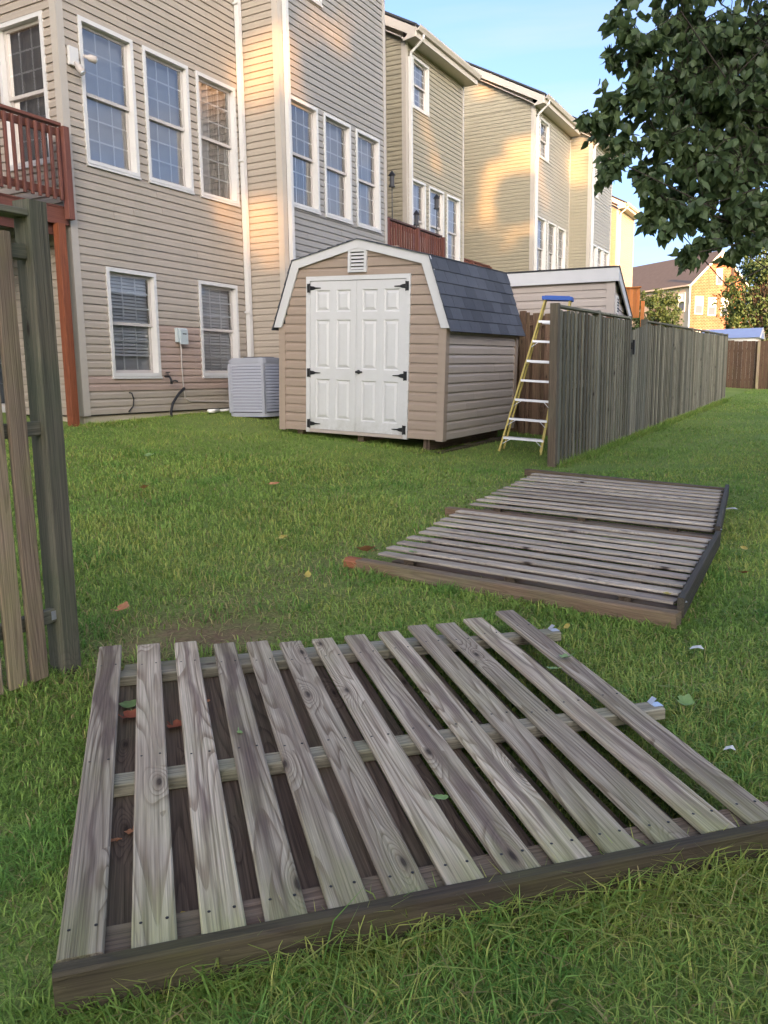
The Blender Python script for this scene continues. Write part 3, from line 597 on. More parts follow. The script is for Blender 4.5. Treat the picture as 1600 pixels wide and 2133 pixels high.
c = MB(); c.tube([(H1X, 9.60, 1.14), (H1X + 0.06, 9.55, 1.13), (H1X + 0.10, 9.38, 1.05), (H1X + 0.11, 9.24, 0.92), (H1X + 0.12, 9.18, 0.80), (H1X + 0.13, 9.17, 0.64)], 0.020, 8)
tag(c.build('cable', 'cable_black', None, True), 'thick black cable curving from the wall into the grass', 'cable')
c = MB(); c.tube([(H1X, 8.48, 1.09), (H1X + 0.05, 8.49, 1.08), (H1X + 0.04, 8.53, 1.0), (H1X + 0.035, 8.52, 0.90), (H1X + 0.03, 8.43, 0.82)], 0.009, 6)
tag(c.build('cable', 'cable_black', None, True), 'thin dark cable hanging below the left lower window', 'cable')
t = thing('hose_tap', 'black hose tap on the wall beside the lower window corner', 'tap', (H1X + 0.02, 9.23, 1.29))
c = MB(); c.tube([(H1X, 9.21, 1.31), (H1X + 0.10, 9.21, 1.31), (H1X + 0.13, 9.21, 1.25), (H1X + 0.13, 9.21, 1.20)], [0.014, 0.016, 0.016, 0.02], 8); c.build('spout', 'black_iron', t, True)
c = MB(); c.tube([(H1X + 0.07, 9.21, 1.325), (H1X + 0.07, 9.21, 1.365)], 0.006, 6); c.tube([(H1X + 0.07, 9.21, 1.365), (H1X + 0.07, 9.21, 1.378)], 0.036, 10); c.build('handle', 'black_iron', t)
c = MB(); c.tube([(H1X + 0.13, 9.222, 1.24), (H1X + 0.13, 9.29, 1.25), (H1X + 0.14, 9.33, 1.235)], 0.013, 6); c.build('splitter', 'black_iron', t, True)
c = MB(); c.tube([(H1X + 0.2, 9.92, 0.772), (H1X + 0.2, 10.16, 0.772)], 0.030, 10); c.tube([(H1X + 0.2, 10.16, 0.772), (H1X + 0.2, 10.78, 0.775)], 0.020, 10)
tag(c.build('drain_pipe', 'pvc', None, True), 'white plastic drain pipe lying by the foundation beside the air conditioner', 'pipe')

# ------------------------------------------------------------------ air conditioner
ax, ay, hw, hz = -7.98, 10.42, 0.355, 0.90; az = g1(ax, ay) + 0.02
t = thing('air_conditioner', 'grey outdoor air conditioner unit between the house and the shed', 'air conditioner', (ax, ay, az))
def rounded(x, y, hx, hy, r, n=4):
    out = []
    for cx, cy, a0 in ((x + hx - r, y + hy - r, 0), (x - hx + r, y + hy - r, 90), (x - hx + r, y - hy + r, 180), (x + hx - r, y - hy + r, 270)):
        for k in range(n + 1): a = R(a0 + 90 * k / n); out.append((cx + r * math.cos(a), cy + r * math.sin(a)))
    return out
b = MB(); b.prism([(x, y, az) for x, y in rounded(ax, ay, hw, hw, 0.10)], (0, 0, 0.06)); b.build('base', 'ac_grey', t)
b = MB(); b.prism([(x, y, az + 0.061) for x, y in rounded(ax, ay, hw - 0.03, hw - 0.03, 0.09)], (0, 0, hz - 0.16)); b.build('coil', 'dark_grille', t)
for i in range(16):
    z = az + 0.075 + i * 0.046; b = MB(); o_ = rounded(ax, ay, hw - 0.004, hw - 0.004, 0.10); i_ = rounded(ax, ay, hw - 0.028, hw - 0.028, 0.09)
    n = len(o_); b.add([(x, y, z) for x, y in o_] + [(x, y, z + 0.038) for x, y in i_] + [(x, y, z + 0.0405) for x, y in o_], [(k, (k + 1) % n, (k + 1) % n + 2 * n, k + 2 * n) for k in range(n)] + [(k + 2 * n, (k + 1) % n + 2 * n, (k + 1) % n + n, k + n) for k in range(n)])
    b.build('louvre', 'ac_grey', t, True)
b = MB(); b.prism([(x, y, az + hz - 0.095) for x, y in rounded(ax, ay, hw, hw, 0.10)], (0, 0, 0.07)); b.prism([(x, y, az + hz - 0.0249) for x, y in rounded(ax, ay, hw - 0.025, hw - 0.025, 0.09)], (0, 0, 0.02)); tp = b.build('top', 'ac_grey', t)
b = MB()
for k in range(5):
    rr = 0.06 + k * 0.045; b.tube([(ax + rr * math.cos(a), ay + rr * math.sin(a), az + hz + 0.006) for a in np.linspace(0, 2 * math.pi, 20)], 0.004, 4, False)
b.build('fan_guard', 'dark_grille', tp)
for sx, sy in ((1, -1), (1, 1), (-1, -1), (-1, 1)): box('corner_post', (ax + sx * (hw - 0.06), ay + sy * (hw - 0.06), az + 0.06), (ax + sx * (hw - 0.012), ay + sy * (hw - 0.012), az + hz - 0.094), 'ac_grey', t)

# ------------------------------------------------------------------ garden shed (leaning slightly to the right)
SW, SD, SHE, SHK, SKX, SHP = 2.44, 2.355, 1.366, 2.179, 0.242, 2.406
def rotm(yaw, roll, pitch): return Matrix.Rotation(yaw, 4, 'Z') @ Matrix.Rotation(roll, 4, 'Y') @ Matrix.Rotation(pitch, 4, 'X')
SM = Matrix.Translation((-6.672, 9.177, 0.581)) @ rotm(-0.019, 0.045, 0.015)
shed = thing('garden_shed', 'tan garden shed with white double doors and grey barn roof, on blocks', 'shed', matrix=SM)
def sw_at(z):     # half-profile: left edge of the wall at height z
    if z <= SHE: return 0.0
    if z <= SHK: return SKX * (z - SHE) / (SHK - SHE) + 0.02
    return SKX + (SW / 2 - SKX) * (z - SHK) / (SHP - SHK)
fF = Frame((0, 0, 0), (1, 0, 0), (0, -1, 0)); fR = Frame((SW, 0, 0), (0, 1, 0), (1, 0, 0)); fL = Frame((0, SD, 0), (0, -1, 0), (-1, 0, 0)); fB = Frame((SW, SD, 0), (-1, 0, 0), (0, 1, 0))
core = MB(); prof = [(0.05, 0.02), (SW - 0.05, 0.02), (SW - 0.05, SHE), (SW - SKX - 0.05, SHK - 0.02), (SW / 2, SHP - 0.04), (SKX + 0.05, SHK - 0.02), (0.05, SHE)]
core.prism([(x, 0.05, z) for x, z in prof], (0, SD - 0.1, 0)); body = core.build('wall', 'core', shed)
door_op = (0.425, 1.965, -0.01, 1.995); vent_op = (1.075, 1.345, 2.03, 2.30)
sp = lambda z: (sw_at(z) + 0.03, SW - sw_at(z) - 0.03)
siding(fF, SW, 0.0, SHP, 'siding_shed', body, [door_op], pitch=0.1165, span=sp)
siding(fR, SD, 0.0, SHE, 'siding_shed2', body, [], pitch=0.1165)
siding(fL, SD, 0.0, SHE, 'siding_shed', body, [], pitch=0.1165, single=False)
siding(fB, SW, 0.0, SHP, 'siding_shed', body, [], pitch=0.1165, span=sp, single=False)
for cx, sx in ((0.0, -1), (SW, 1)):
    b = MB(); b.box((cx + sx * 0.025, -0.027, -0.01), (cx - sx * 0.075, -0.0005, SHE)); b.box((cx + sx * 0.0005, 0.0, -0.01), (cx + sx * 0.025, 0.075, SHE)); b.build('corner_board', 'shed_corner', shed)
    b = MB(); b.box((cx + sx * 0.0005, SD - 0.075, -0.01), (cx + sx * 0.025, SD + 0.025, SHE)); b.build('corner_board', 'shed_corner', shed)
# white gambrel trim
def gambrel(off, y): return [(-0.07 - off * 0.3, y, SHE - 0.02), (SKX - 0.02 - off, y, SHK + off * 0.4), (SW / 2, y, SHP + off)]
pts_o = [(-0.085, SHE - 0.015), (SKX - 0.03, SHK + 0.015), (SW / 2, SHP + 0.022), (SW - SKX + 0.03, SHK + 0.015), (SW + 0.085, SHE - 0.015)]
pts_i = [(0.035, SHE - 0.015), (SKX + 0.075, SHK - 0.075), (SW / 2, SHP - 0.085), (SW - SKX - 0.075, SHK - 0.075), (SW - 0.035, SHE - 0.015)]
for i in range(4):
    a, b2, c2, d2 = pts_o[i], pts_o[i + 1], pts_i[i + 1], pts_i[i]
    m = MB(); m.prism([(a[0], -0.055, a[1]), (b2[0], -0.055, b2[1]), (c2[0], -0.055, c2[1]), (d2[0], -0.055, d2[1])], (0, 0.026, 0)); m.build('fascia_board', 'shed_trim', shed)
# roof slopes: deck plus courses of shingles
def lerp(a, b, t): return a + (b - a) * t
roof_o = MB(); yy0, yy1 = -0.075, SD + 0.06
pr = [(-0.075, SHE - 0.02), (SKX - 0.02, SHK + 0.01), (SW / 2, SHP + 0.015), (SW - SKX + 0.02, SHK + 0.01), (SW + 0.075, SHE - 0.02)]
pru = [(x, z - 0.03) for x, z in reversed(pr)]
roof_o.prism([(x, -0.026, z - 0.004) for x, z in pr] + [(x, -0.026, z - 0.004) for x, z in pru], (0, yy1 + 0.02, 0)); roof = roof_o.build('roof', 'roof_dark', shed)
def shingles(p_low, p_high, n, sign, individually):
    pl, ph = Vector((p_low[0], 0, p_low[1])), Vector((p_high[0], 0, p_high[1])); sl = ph - pl; dv = sl.normalized(); nv = Vector((-dv.z, 0, dv.x));
    if nv.z < 0: nv = -nv
    cw = (yy1 - yy0) / 8.0; mesh = None; joined = MB()
    for i in range(n):
        off = (i % 2) * 0.5
        k = -off
        while k < 8:
            y0, y1 = yy0 + max(k, 0) * cw, yy0 + min(k + 1, 8) * cw
            if y1 - y0 > 0.02:
                b0 = pl + sl * (i / n) - dv * 0.012; b1 = pl + sl * ((i + 1) / n) + dv * 0.012
                q_ = [b0 + nv * 0.004, b0 + nv * 0.018, b1 + nv * 0.007, b1 + nv * 0.001]
                mb = MB() if individually else joined
                mb.prism([(p.x, y0 + 0.002, p.z) for p in q_], (0, y1 - y0 - 0.004, 0))
                if individually: mb.build('shingle', 'shingle', roof)
            k += 1
    if not individually: joined.build('shingle_field', 'shingle', roof)['kind'] = 'stuff'
shingles((SW + 0.095, SHE - 0.045), (SW - SKX + 0.02, SHK + 0.01), 6, 1, True)
shingles((SW - SKX + 0.02, SHK + 0.012), (SW / 2, SHP + 0.016), 7, 1, False)
shingles((-0.095, SHE - 0.045), (SKX - 0.02, SHK + 0.01), 6, -1, False)
shingles((SKX - 0.02, SHK + 0.012), (SW / 2, SHP + 0.016), 7, -1, False)
# door frame and leaves
b = MB()
for q_ in ((0.425, 0.485, -0.015, 1.94), (1.905, 1.965, -0.015, 1.94), (0.425, 1.965, 1.9401, 1.995)): fF.box(b, *q_, -0.02, 0.030)
b.build('door_frame', 'door_white', shed)
b = MB(); fF.box(b, 0.487, 1.903, -0.012, 0.028, -0.02, 0.030); b.build('door_sill', 'siding_shed2', shed)
b = MB(); b.box((0.45, 0.021, 0.0), (1.94, 0.03, 1.98)); b.build('door_backing', 'dark_grille', shed)
for k, (d0, d1) in enumerate(((0.489, 1.193), (1.197, 1.901))):
    w = d1 - d0; zz0, zz1 = 0.032, 1.934; st = 0.085; mid = 0.10
    cols = [(d0 + st, d0 + w / 2 - mid / 2), (d0 + w / 2 + mid / 2, d1 - st)]
    rows = [(zz0 + 0.14, zz0 + 0.66), (zz0 + 0.80, zz0 + 1.42), (zz0 + 1.52, zz0 + 1.79)]
    m = MB()
    for a, e in ((d0, cols[0][0]), (cols[0][1], cols[1][0]), (cols[1][1], d1)): fF.box(m, a, e, zz0, zz1, -0.018, 0.020)
    zs = [zz0] + [v for r2 in rows for v in r2] + [zz1]
    for c0, c1 in cols:
        for i in range(0, len(zs), 2): fF.box(m, c0, c1, zs[i], zs[i + 1], -0.018, 0.0199)
    door = m.build('door', 'door_white', shed)
    for c0, c1 in cols:
        for r0, r1 in rows:
            pb = MB(); lev = [(0.0, 0.012), (0.012, 0.004), (0.022, 0.004), (0.052, 0.016)]
            vs = []
            for ins, dd in lev: vs += [fF.p(c0 + ins, r0 + ins, dd), fF.p(c1 - ins, r0 + ins, dd), fF.p(c1 - ins, r1 - ins, dd), fF.p(c0 + ins, r1 - ins, dd)]
            fs = [(4 * i + j, 4 * i + (j + 1) % 4, 4 * i + 4 + (j + 1) % 4, 4 * i + 4 + j) for i in range(3) for j in range(4)] + [(12, 13, 14, 15)]
            pb.add(vs, fs); pb.build('panel', 'door_white', door)
    hx = d0 if k == 0 else d1; sg = 1 if k == 0 else -1
    for hz_ in (0.10, 0.77, 1.85):
        h = MB(); fF.box(h, min(hx - sg * 0.045, hx - sg * 0.006), max(hx - sg * 0.045, hx - sg * 0.006), hz_ - 0.055, hz_ + 0.055, 0.0305, 0.036)
        y = -0.0205
        h.prism([fF.p(hx - sg * 0.005, hz_ - 0.028, 0.0205), fF.p(hx + sg * 0.05, hz_ - 0.022, 0.0205), fF.p(hx + sg * 0.08, hz_ - 0.010, 0.0205), fF.p(hx + sg * 0.16, hz_ - 0.005, 0.0205), fF.p(hx + sg * 0.16, hz_ + 0.005, 0.0205), fF.p(hx + sg * 0.08, hz_ + 0.010, 0.0205), fF.p(hx + sg * 0.05, hz_ + 0.022, 0.0205), fF.p(hx - sg * 0.005, hz_ + 0.028, 0.0205)], (0, -0.008, 0))
        h.tube([fF.p(hx - sg * 0.004, hz_ - 0.058, 0.034), fF.p(hx - sg * 0.004, hz_ + 0.058, 0.034)], 0.008, 6)
        h.build('hinge', 'black_iron', door)
    if k == 1:
        h = MB(); h.tube([fF.p(d0 + 0.04, 0.80, 0.021), fF.p(d0 + 0.04, 0.80, 0.045)], [0.028, 0.02], 10); h.tube([fF.p(d0 + 0.015, 0.80, 0.048), fF.p(d0 + 0.05, 0.80, 0.052), fF.p(d0 + 0.105, 0.80, 0.044)], [0.016, 0.015, 0.010], 8); h.build('handle', 'black_iron', door, True)
# louvred vent
v = MB()
for q_ in ((1.075, 1.11, 2.03, 2.30), (1.31, 1.345, 2.03, 2.30), (1.1101, 1.3099, 2.03, 2.055), (1.1101, 1.3099, 2.275, 2.30)): fF.box(v, *q_, 0.018, 0.05)
v.prism([fF.p(1.075, 2.3005, 0.018), fF.p(1.345, 2.3005, 0.018), fF.p(1.345, 2.315, 0.018), fF.p(1.21, 2.345, 0.018), fF.p(1.075, 2.315, 0.018)], (0, -0.03, 0))
vent = v.build('vent', 'shed_trim', shed)
for i in range(5):
    z = 2.062 + i * 0.043; s = MB(); s.prism([fF.p(1.111, z, 0.046), fF.p(1.111, z + 0.006, 0.046), fF.p(1.111, z + 0.032, 0.020), fF.p(1.111, z + 0.026, 0.020)], (0.198, 0, 0)); s.build('slat', 'shed_trim', vent)
b = MB(); b.box((1.09, -0.0185, 2.04), (1.33, -0.0175, 2.29)); b.build('vent_backing', 'dark_grille', vent)
# floor frame, skids and blocks
for x in (0.25, 1.22, 2.19): plank('skid', (x, 0.08, -0.075), (x, SD - 0.05, -0.075), (1, 0, 0), 0.09, 0.14, 'wood_under_shade', shed)
b = MB(); b.box((0.06, 0.06, -0.003), (SW - 0.06, SD - 0.06, 0.018)); b.build('floor', 'wood_under_shade', shed)
for x, y, zt, zb_ in ((0.36, 0.16, -0.146, -0.30), (1.9, 0.12, -0.146, -0.42), (2.19, 1.2, -0.146, -0.42), (2.19, 2.1, -0.146, -0.36), (0.36, 1.9, -0.146, -0.25)):
    box('block', (x - 0.07, y - 0.1, zb_), (x + 0.07, y + 0.1, zt), 'concrete', shed)
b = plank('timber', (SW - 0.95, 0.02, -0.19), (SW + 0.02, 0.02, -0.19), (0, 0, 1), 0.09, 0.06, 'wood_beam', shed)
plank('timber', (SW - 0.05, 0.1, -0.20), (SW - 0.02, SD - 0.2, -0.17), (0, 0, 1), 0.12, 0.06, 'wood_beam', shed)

# ------------------------------------------------------------------ standing fences
def fence_run(label, X, Y0, Y1, posts, mat, postmat, top=1.80, pitch=0.145, bw=0.074, lean=0.0, cap=True, caps_above=0.03, side=1, skip=None):
    t = thing('wooden_fence', label, 'fence', (X, Y0, g1(X, Y0)))
    for i, y in enumerate(posts):
        g = g1(X, y); plank('post', (X, y, g - 0.1), (X, y, g + top + caps_above + 0.02), (0, 1, 0), 0.092, 0.092, postmat if i == 0 else mat, t)
    for a, b in zip(posts[:-1], posts[1:]):
        if skip and skip(a, b): continue
        ga, gb = g1(X, a), g1(X, b)
        for h in (0.28, 0.92, 1.52): plank('rail', (X, a + 0.046, ga + h), (X, b - 0.046, gb + h), (0, 0, 1), 0.089, 0.036, mat, t)
        if cap: plank('cap_rail', (X, a + 0.047, ga + top + 0.022), (X, b - 0.047, gb + top + 0.022), (1, 0, 0), 0.10, 0.03, mat, t)
        n = max(1, int((b - a - 0.09) / pitch))
        for i in range(n):
            y = a + 0.046 + (i + 0.5) * (b - a - 0.092) / n; g = g1(X, y)
            for s, dy in ((1, 0.0), (-1, pitch / 2)):
                if y + dy > b - 0.06: continue
                l = random.gauss(0, 0.006) + lean; tw = random.gauss(0, 0.05)
                h = top - random.uniform(0.0, 0.035); bt = random.uniform(0.0, 0.03)
                plank('picket', (X + s * (0.0275 + random.uniform(0, 0.004)), y + dy - l * 0.5, g + bt - 0.02), (X + s * 0.0285, y + dy + l * 0.5 + (0.0), g + round(h, 2)), (s * tw, 1, 0), bw, 0.018, mat, t)
    return t
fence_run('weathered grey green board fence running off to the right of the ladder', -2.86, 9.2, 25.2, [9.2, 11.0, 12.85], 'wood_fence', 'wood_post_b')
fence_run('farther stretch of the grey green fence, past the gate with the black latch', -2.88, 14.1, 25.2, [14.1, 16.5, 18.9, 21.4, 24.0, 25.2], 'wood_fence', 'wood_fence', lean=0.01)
# gate
t = thing('fence_gate', 'sagging board gate with black latch in the grey green fence', 'gate', (-2.86, 12.95, g1(-2.86, 12.95)))
for i in range(8):
    y = 12.96 + i * 0.145; g = g1(-2.86, y); tp = 1.64 + 0.018 * i
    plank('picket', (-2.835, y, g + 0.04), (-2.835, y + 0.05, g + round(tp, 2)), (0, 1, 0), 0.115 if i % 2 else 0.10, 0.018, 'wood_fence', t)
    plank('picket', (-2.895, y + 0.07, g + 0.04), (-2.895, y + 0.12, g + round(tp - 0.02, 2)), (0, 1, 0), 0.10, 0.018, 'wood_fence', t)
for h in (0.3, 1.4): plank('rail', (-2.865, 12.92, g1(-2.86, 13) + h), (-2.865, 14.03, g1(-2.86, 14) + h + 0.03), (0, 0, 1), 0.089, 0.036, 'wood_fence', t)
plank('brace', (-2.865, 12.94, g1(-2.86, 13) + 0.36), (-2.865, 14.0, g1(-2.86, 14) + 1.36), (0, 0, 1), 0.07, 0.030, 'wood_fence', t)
m = MB(); g = g1(-2.86, 13); m.box((-2.825, 12.93, g + 1.36), (-2.805, 13.03, g + 1.46)); m.box((-2.805, 12.95, g + 1.28), (-2.775, 12.99, g + 1.50)); m.build('latch', 'black_iron', t)

# back fence behind the shed (runs across)
t = thing('wooden_fence', 'dark brown board fence behind the shed and ladder', 'fence', (-4.4, 12.3, g1(-4.4, 12.3)))
i = 0; x = -2.98
while x > -8.0:
    g = g1(x, 12.3); top = 1.84 + g
    plank('picket', (x, 12.265, g), (x, 12.265, round(top - g, 2) + g), (1, 0, 0), 0.135, 0.018, 'wood_brown', t)
    plank('picket', (x - 0.09, 12.335, g), (x - 0.09, 12.335, round(top - g - 0.02, 2) + g), (1, 0, 0), 0.135, 0.018, 'wood_brown', t)
    x -= 0.185
for h in (0.38, 1.68): plank('rail', (-2.93, 12.30, g1(-2.93, 12.3) + h), (-8.0, 12.30, g1(-8, 12.3) + h), (0, 0, 1), 0.085, 0.04, 'wood_brown', t)
for x in (-4.3, -6.4): plank('post', (x, 12.22, g1(x, 12.2) - 0.05), (x, 12.22, g1(x, 12.2) + 1.86), (1, 0, 0), 0.09, 0.07, 'wood_brown', t)

# left remnant of the fence
t = thing('wooden_fence', 'remaining end of the old fence at the left edge, with its thick green post', 'fence', (-2.70, 2.19, g1(-2.7, 2.19)))
g = g1(-2.72, 2.2)
plank('post', (-2.725, 2.185, g - 0.1), (-2.725, 2.185, 1.905), (1, 0, 0), 0.09, 0.09, 'wood_post_g', t, 0.006)
for k, (y, h) in enumerate(((2.030, 1.72), (1.930, 1.74), (1.828, 1.73), (1.728, 1.74), (1.63, 1.73))):
    plank('picket', (-2.690, y, g + 0.02), (-2.693, y - 0.008, g + h), (0.04, 1, 0), 0.076, 0.020, 'wood_left', t)
for h in (0.25, 1.0, 1.66):
    plank('rail', (-2.723, 2.139, g + h), (-2.723, 1.55, g + h - 0.01), (0, 0, 1), 0.055, 0.038, 'wood_post_g', t)
    if h < 0.5: m = MB(); m.box((-2.7035, 2.118, g + h - 0.015), (-2.7010, 2.1395, g + h + 0.02)); m.build('bracket', 'galv', t)
plank('cap_rail', (-2.725, 2.139, g + 1.80), (-2.725, 1.55, g + 1.795), (1, 0, 0), 0.088, 0.026, 'wood_post_g', t)

# ------------------------------------------------------------------ fallen panel in the foreground
NEAR = [(-1.214, 0.953), (-1.101, 1.037), (-0.998, 1.126), (-0.912, 1.219), (-0.821, 1.315), (-0.726, 1.408), (-0.635, 1.501), (-0.538, 1.598), (-0.448, 1.685), (-0.358, 1.774), (-0.262, 1.869), (-0.175, 1.962), (-0.085, 2.060)]
FAR = [(-2.540, 2.261), (-2.409, 2.342), (-2.284, 2.423), (-2.136, 2.489), (-2.020, 2.557), (-1.901, 2.623), (-1.803, 2.711), (-1.702, 2.805), (-1.595, 2.900), (-1.520, 3.026), (-1.423, 3.104), (-1.344, 3.215), (-1.262, 3.388)]
def pz(x, y, h): return 0.02 * y + h
t = thing('fallen_fence', 'fallen fence panel lying in the foreground, thirteen wide spaced weathered boards', 'fence panel', (-1.3, 2.0, 0.04))
nl = MB(); rdir = Vector((0.716, 0.698, 0))
def lineat(P0, P1, f): return Vector((lerp(P0[0], P1[0], f), lerp(P0[1], P1[1], f), 0))
for i, (n_, f_) in enumerate(zip(NEAR, FAR)):
    h = 0.101 + random.uniform(-0.002, 0.003)
    b = plank('picket', (n_[0], n_[1], pz(0, n_[1], h - 0.002)), (f_[0], f_[1], pz(0, f_[1], h + 0.006)), rdir, 0.0875 + 0.001 * (i % 3), 0.019, 'wood_a', t)
    d = (Vector(f_) - Vector(n_)); L = d.length; d.normalize(); s = Vector((d.y, -d.x))
    for fr_ in (0.045, 0.445 + 0.01 * (i % 2), 0.875):
        for sg in (-1, 1):
            c = Vector(n_) + d * L * fr_ + s * sg * 0.026; zc = pz(0, c.y, h + 0.0095 - 0.002 + 0.008 * fr_)
            nl.tube([(c.x, c.y, zc - 0.003), (c.x, c.y, zc + 0.0012)], 0.0038, 6)
o = nl.build('nails', 'black_iron', t); o['kind'] = 'stuff'
def cross(f0, f1, h, w, tk, mat, ext0=0.02, ext1=0.02, name='rail', flat_=True):
    a = lineat(NEAR[0], FAR[0], f0); b2 = lineat(NEAR[-1], FAR[-1], f1); d = (b2 - a).normalized(); a = a - d * ext0; b2 = b2 + d * ext1
    a.z = pz(0, a.y, h); b2.z = pz(0, b2.y, h)
    return plank(name, a, b2, (-d.y, d.x, 0), w, tk, mat, t), b2, d
r1, e1, dd = cross(0.855, 0.855, 0.071, 0.070, 0.040, 'wood_rail', -0.0, 0.14)
r2, e2, dd = cross(0.40, 0.40, 0.071, 0.070, 0.040, 'wood_rail', 0.0, 0.14)
cross(0.035, 0.035, 0.068, 0.085, 0.040, 'wood_under_shade', 0.0, 0.1)
cross(0.935, 0.93, 0.035, 0.12, 0.036, 'wood_rail', -0.05, -0.25, 'kick_board')
for e in (e1, e2):
    n2 = Vector((-dd.y, dd.x, 0)); m = MB()
    m.bar(e - dd * 0.03 + ZV * 0.0215, e + dd * 0.004 + ZV * 0.0215, 0.035, 0.002); m.bar(e + dd * 0.003 + ZV * 0.022, e + dd * 0.003 - ZV * 0.02, 0.035, 0.002, tuple(dd))
    m.bar(e - dd * 0.028 + n2 * 0.015 + ZV * 0.022, e - dd * 0.008 + n2 * 0.018 + ZV * 0.038, 0.022, 0.002); m.build('bracket', 'galv', t)
for i in range(12):
    n_ = (Vector(NEAR[i]) + Vector(NEAR[i + 1])) / 2; f_ = (Vector(FAR[i]) + Vector(FAR[i + 1])) / 2
    dd2 = (f_ - n_).normalized(); f_ = f_ - dd2 * 0.10; jit = random.uniform(-0.012, 0.012)
    plank('picket', (n_.x + jit, n_.y - jit, pz(0, n_.y, 0.040)), (f_.x, f_.y, pz(0, f_.y, 0.040)), rdir, 0.102 if i < 5 else 0.089, 0.019, 'wood_under_shade', t)
a = Vector((NEAR[0][0], NEAR[0][1], 0)); b2 = Vector((NEAR[-1][0], NEAR[-1][1], 0)); d = (b2 - a).normalized(); out = Vector((d.y, -d.x, 0))
a = a - d * 0.045 + out * 0.026; b2 = b2 + d * 0.35 + out * 0.026; a.z = pz(0, a.y, 0.066); b2.z = pz(0, b2.y, 0.068)
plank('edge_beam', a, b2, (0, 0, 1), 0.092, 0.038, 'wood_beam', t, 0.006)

# ------------------------------------------------------------------ two fallen sections farther back
def flat_section(label, lo, ro, l1, r1_, n, post, postmat, h=0.10, capline=True, post2=None, red_end=None):
    t = thing('fallen_fence', label, 'fence panel', ((lo[0] + r1_[0]) / 2, (lo[1] + r1_[1]) / 2, g1(-1.5, lo[1])))
    w = Vector((0, 1, 0))
    for i in range(n):
        f = (i + 0.3) / n; jl = random.uniform(-0.012, 0.012)
        L_ = Vector((lerp(lo[0], l1[0], f) + jl, lerp(lo[1], l1[1], f), 0)); R_ = Vector((lerp(ro[0], r1_[0], f), lerp(ro[1], r1_[1], f), 0))
        L_.z = pz(0, L_.y, h + random.uniform(-0.003, 0.004)); R_.z = pz(0, R_.y, h)
        plank('picket', R_, L_, w, 0.082, 0.015, 'wood_b', t)
        if i < n - 1:
            f2 = (i + 1.0) / n; L2 = Vector((lerp(lo[0], l1[0], f2) + 0.05, lerp(lo[1], l1[1], f2), 0)); R2 = Vector((lerp(ro[0], r1_[0], f2), lerp(ro[1], r1_[1], f2), 0))
            L2.z = pz(0, L2.y, h - 0.068); R2.z = pz(0, R2.y, h - 0.068); plank('picket', R2, L2, w, 0.070, 0.016, 'wood_under_shade', t)
    for f in (0.12, 0.5, 0.86):
        p = Vector((lerp(lo[0], ro[0], f), lerp(lo[1], ro[1], f), 0)); q_ = Vector((lerp(l1[0], r1_[0], f), lerp(l1[1], r1_[1], f), 0))
        p = p.lerp(q_, 0.03); p.z = pz(0, p.y, h - 0.028); q_.z = pz(0, q_.y, h - 0.028); plank('rail', p, q_, (1, 0, 0), 0.06, 0.034, 'wood_under_shade', t)
    d = (Vector(r1_) - Vector(ro)).normalized()
    p = Vector((ro[0] + 0.03, ro[1] - 0.03, pz(0, ro[1], h - 0.005))); q_ = Vector((r1_[0] + 0.03, r1_[1] + 0.03, pz(0, r1_[1], h - 0.005)))
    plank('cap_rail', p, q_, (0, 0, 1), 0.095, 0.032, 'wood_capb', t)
    for (p, q_, hh, mt, s) in post:
        p3 = Vector((p[0], p[1], pz(0, p[1], hh))); q3 = Vector((q_[0], q_[1], pz(0, q_[1], hh))); plank('post', p3, q3, (0, 1, 0), s, s, mt, t, 0.007)
    if red_end:
        p3 = Vector((red_end[0][0], red_end[0][1], pz(0, red_end[0][1], 0.049))); q3 = Vector((red_end[1][0], red_end[1][1], pz(0, red_end[1][1], 0.048))); plank('post_end', p3, q3, (0, 1, 0), 0.078, 0.078, 'wood_endred', t, 0.02)
    m = MB(); c = Vector((ro[0] + 0.02, ro[1] + 0.0, pz(0, ro[1], h + 0.012))); m.bar(c, c + Vector((0.03, 0.012, 0.006)), 0.025, 0.002); m.build('bracket', 'galv', t)
    return t
flat_section('nearer fallen section of fence, lying flat with a thick reddish ended post in front', (-2.36, 4.165), (-0.60, 3.845), (-2.50, 5.80), (-0.64, 5.42), 10,
             [((-0.57, 3.775), (-2.44, 4.095), 0.048, 'wood_postb', 0.076)], 'wood_postb', red_end=((-2.435, 4.094), (-2.53, 4.110)))
flat_section('farther fallen section of fence, lying flat up to the standing fence end', (-2.53, 6.00), (-0.66, 5.63), (-2.66, 8.04), (-0.82, 7.50), 11,
             [((-0.63, 5.52), (-2.70, 5.93), 0.046, 'wood_postb', 0.076), ((-0.80, 7.62), (-2.86, 8.32), 0.055, 'wood_postb', 0.08)], 'wood_postb')

# ------------------------------------------------------------------ ladder
t = thing('step_ladder', 'yellow step ladder with blue top leaning beside the fence end', 'ladder', (-3.55, 10.05, 0.27))
fl_, fr2 = Vector((-3.83, 10.03, g1(-3.83, 10.03))), Vector((-3.30, 10.13, g1(-3.3, 10.13)))
def at(px, py, dep):
    dx, dy = px - 800, py - 1066.5; a = dx * math.cos(ROLL) - dy * math.sin(ROLL); b = dx * math.sin(ROLL) + dy * math.cos(ROLL)
    return Vector((0, 0, EYE)) + (Rt * a + FWD * F_PX - UPV * b) * (dep / F_PX)
tl_, tr_ = Vector((-3.330, 10.286, 2.190)), Vector((-3.036, 10.369, 2.170))
wd = (fr2 - fl_).normalized(); back = Vector((-wd.y, wd.x, 0)) 
def lrail(a, b, name, w=0.075): 
    ax = (b - a).normalized(); m = MB(); s = wd
    m.bar(a, b, 0.022, w, tuple(back)); return m.build(name, 'fibre_yellow', t)
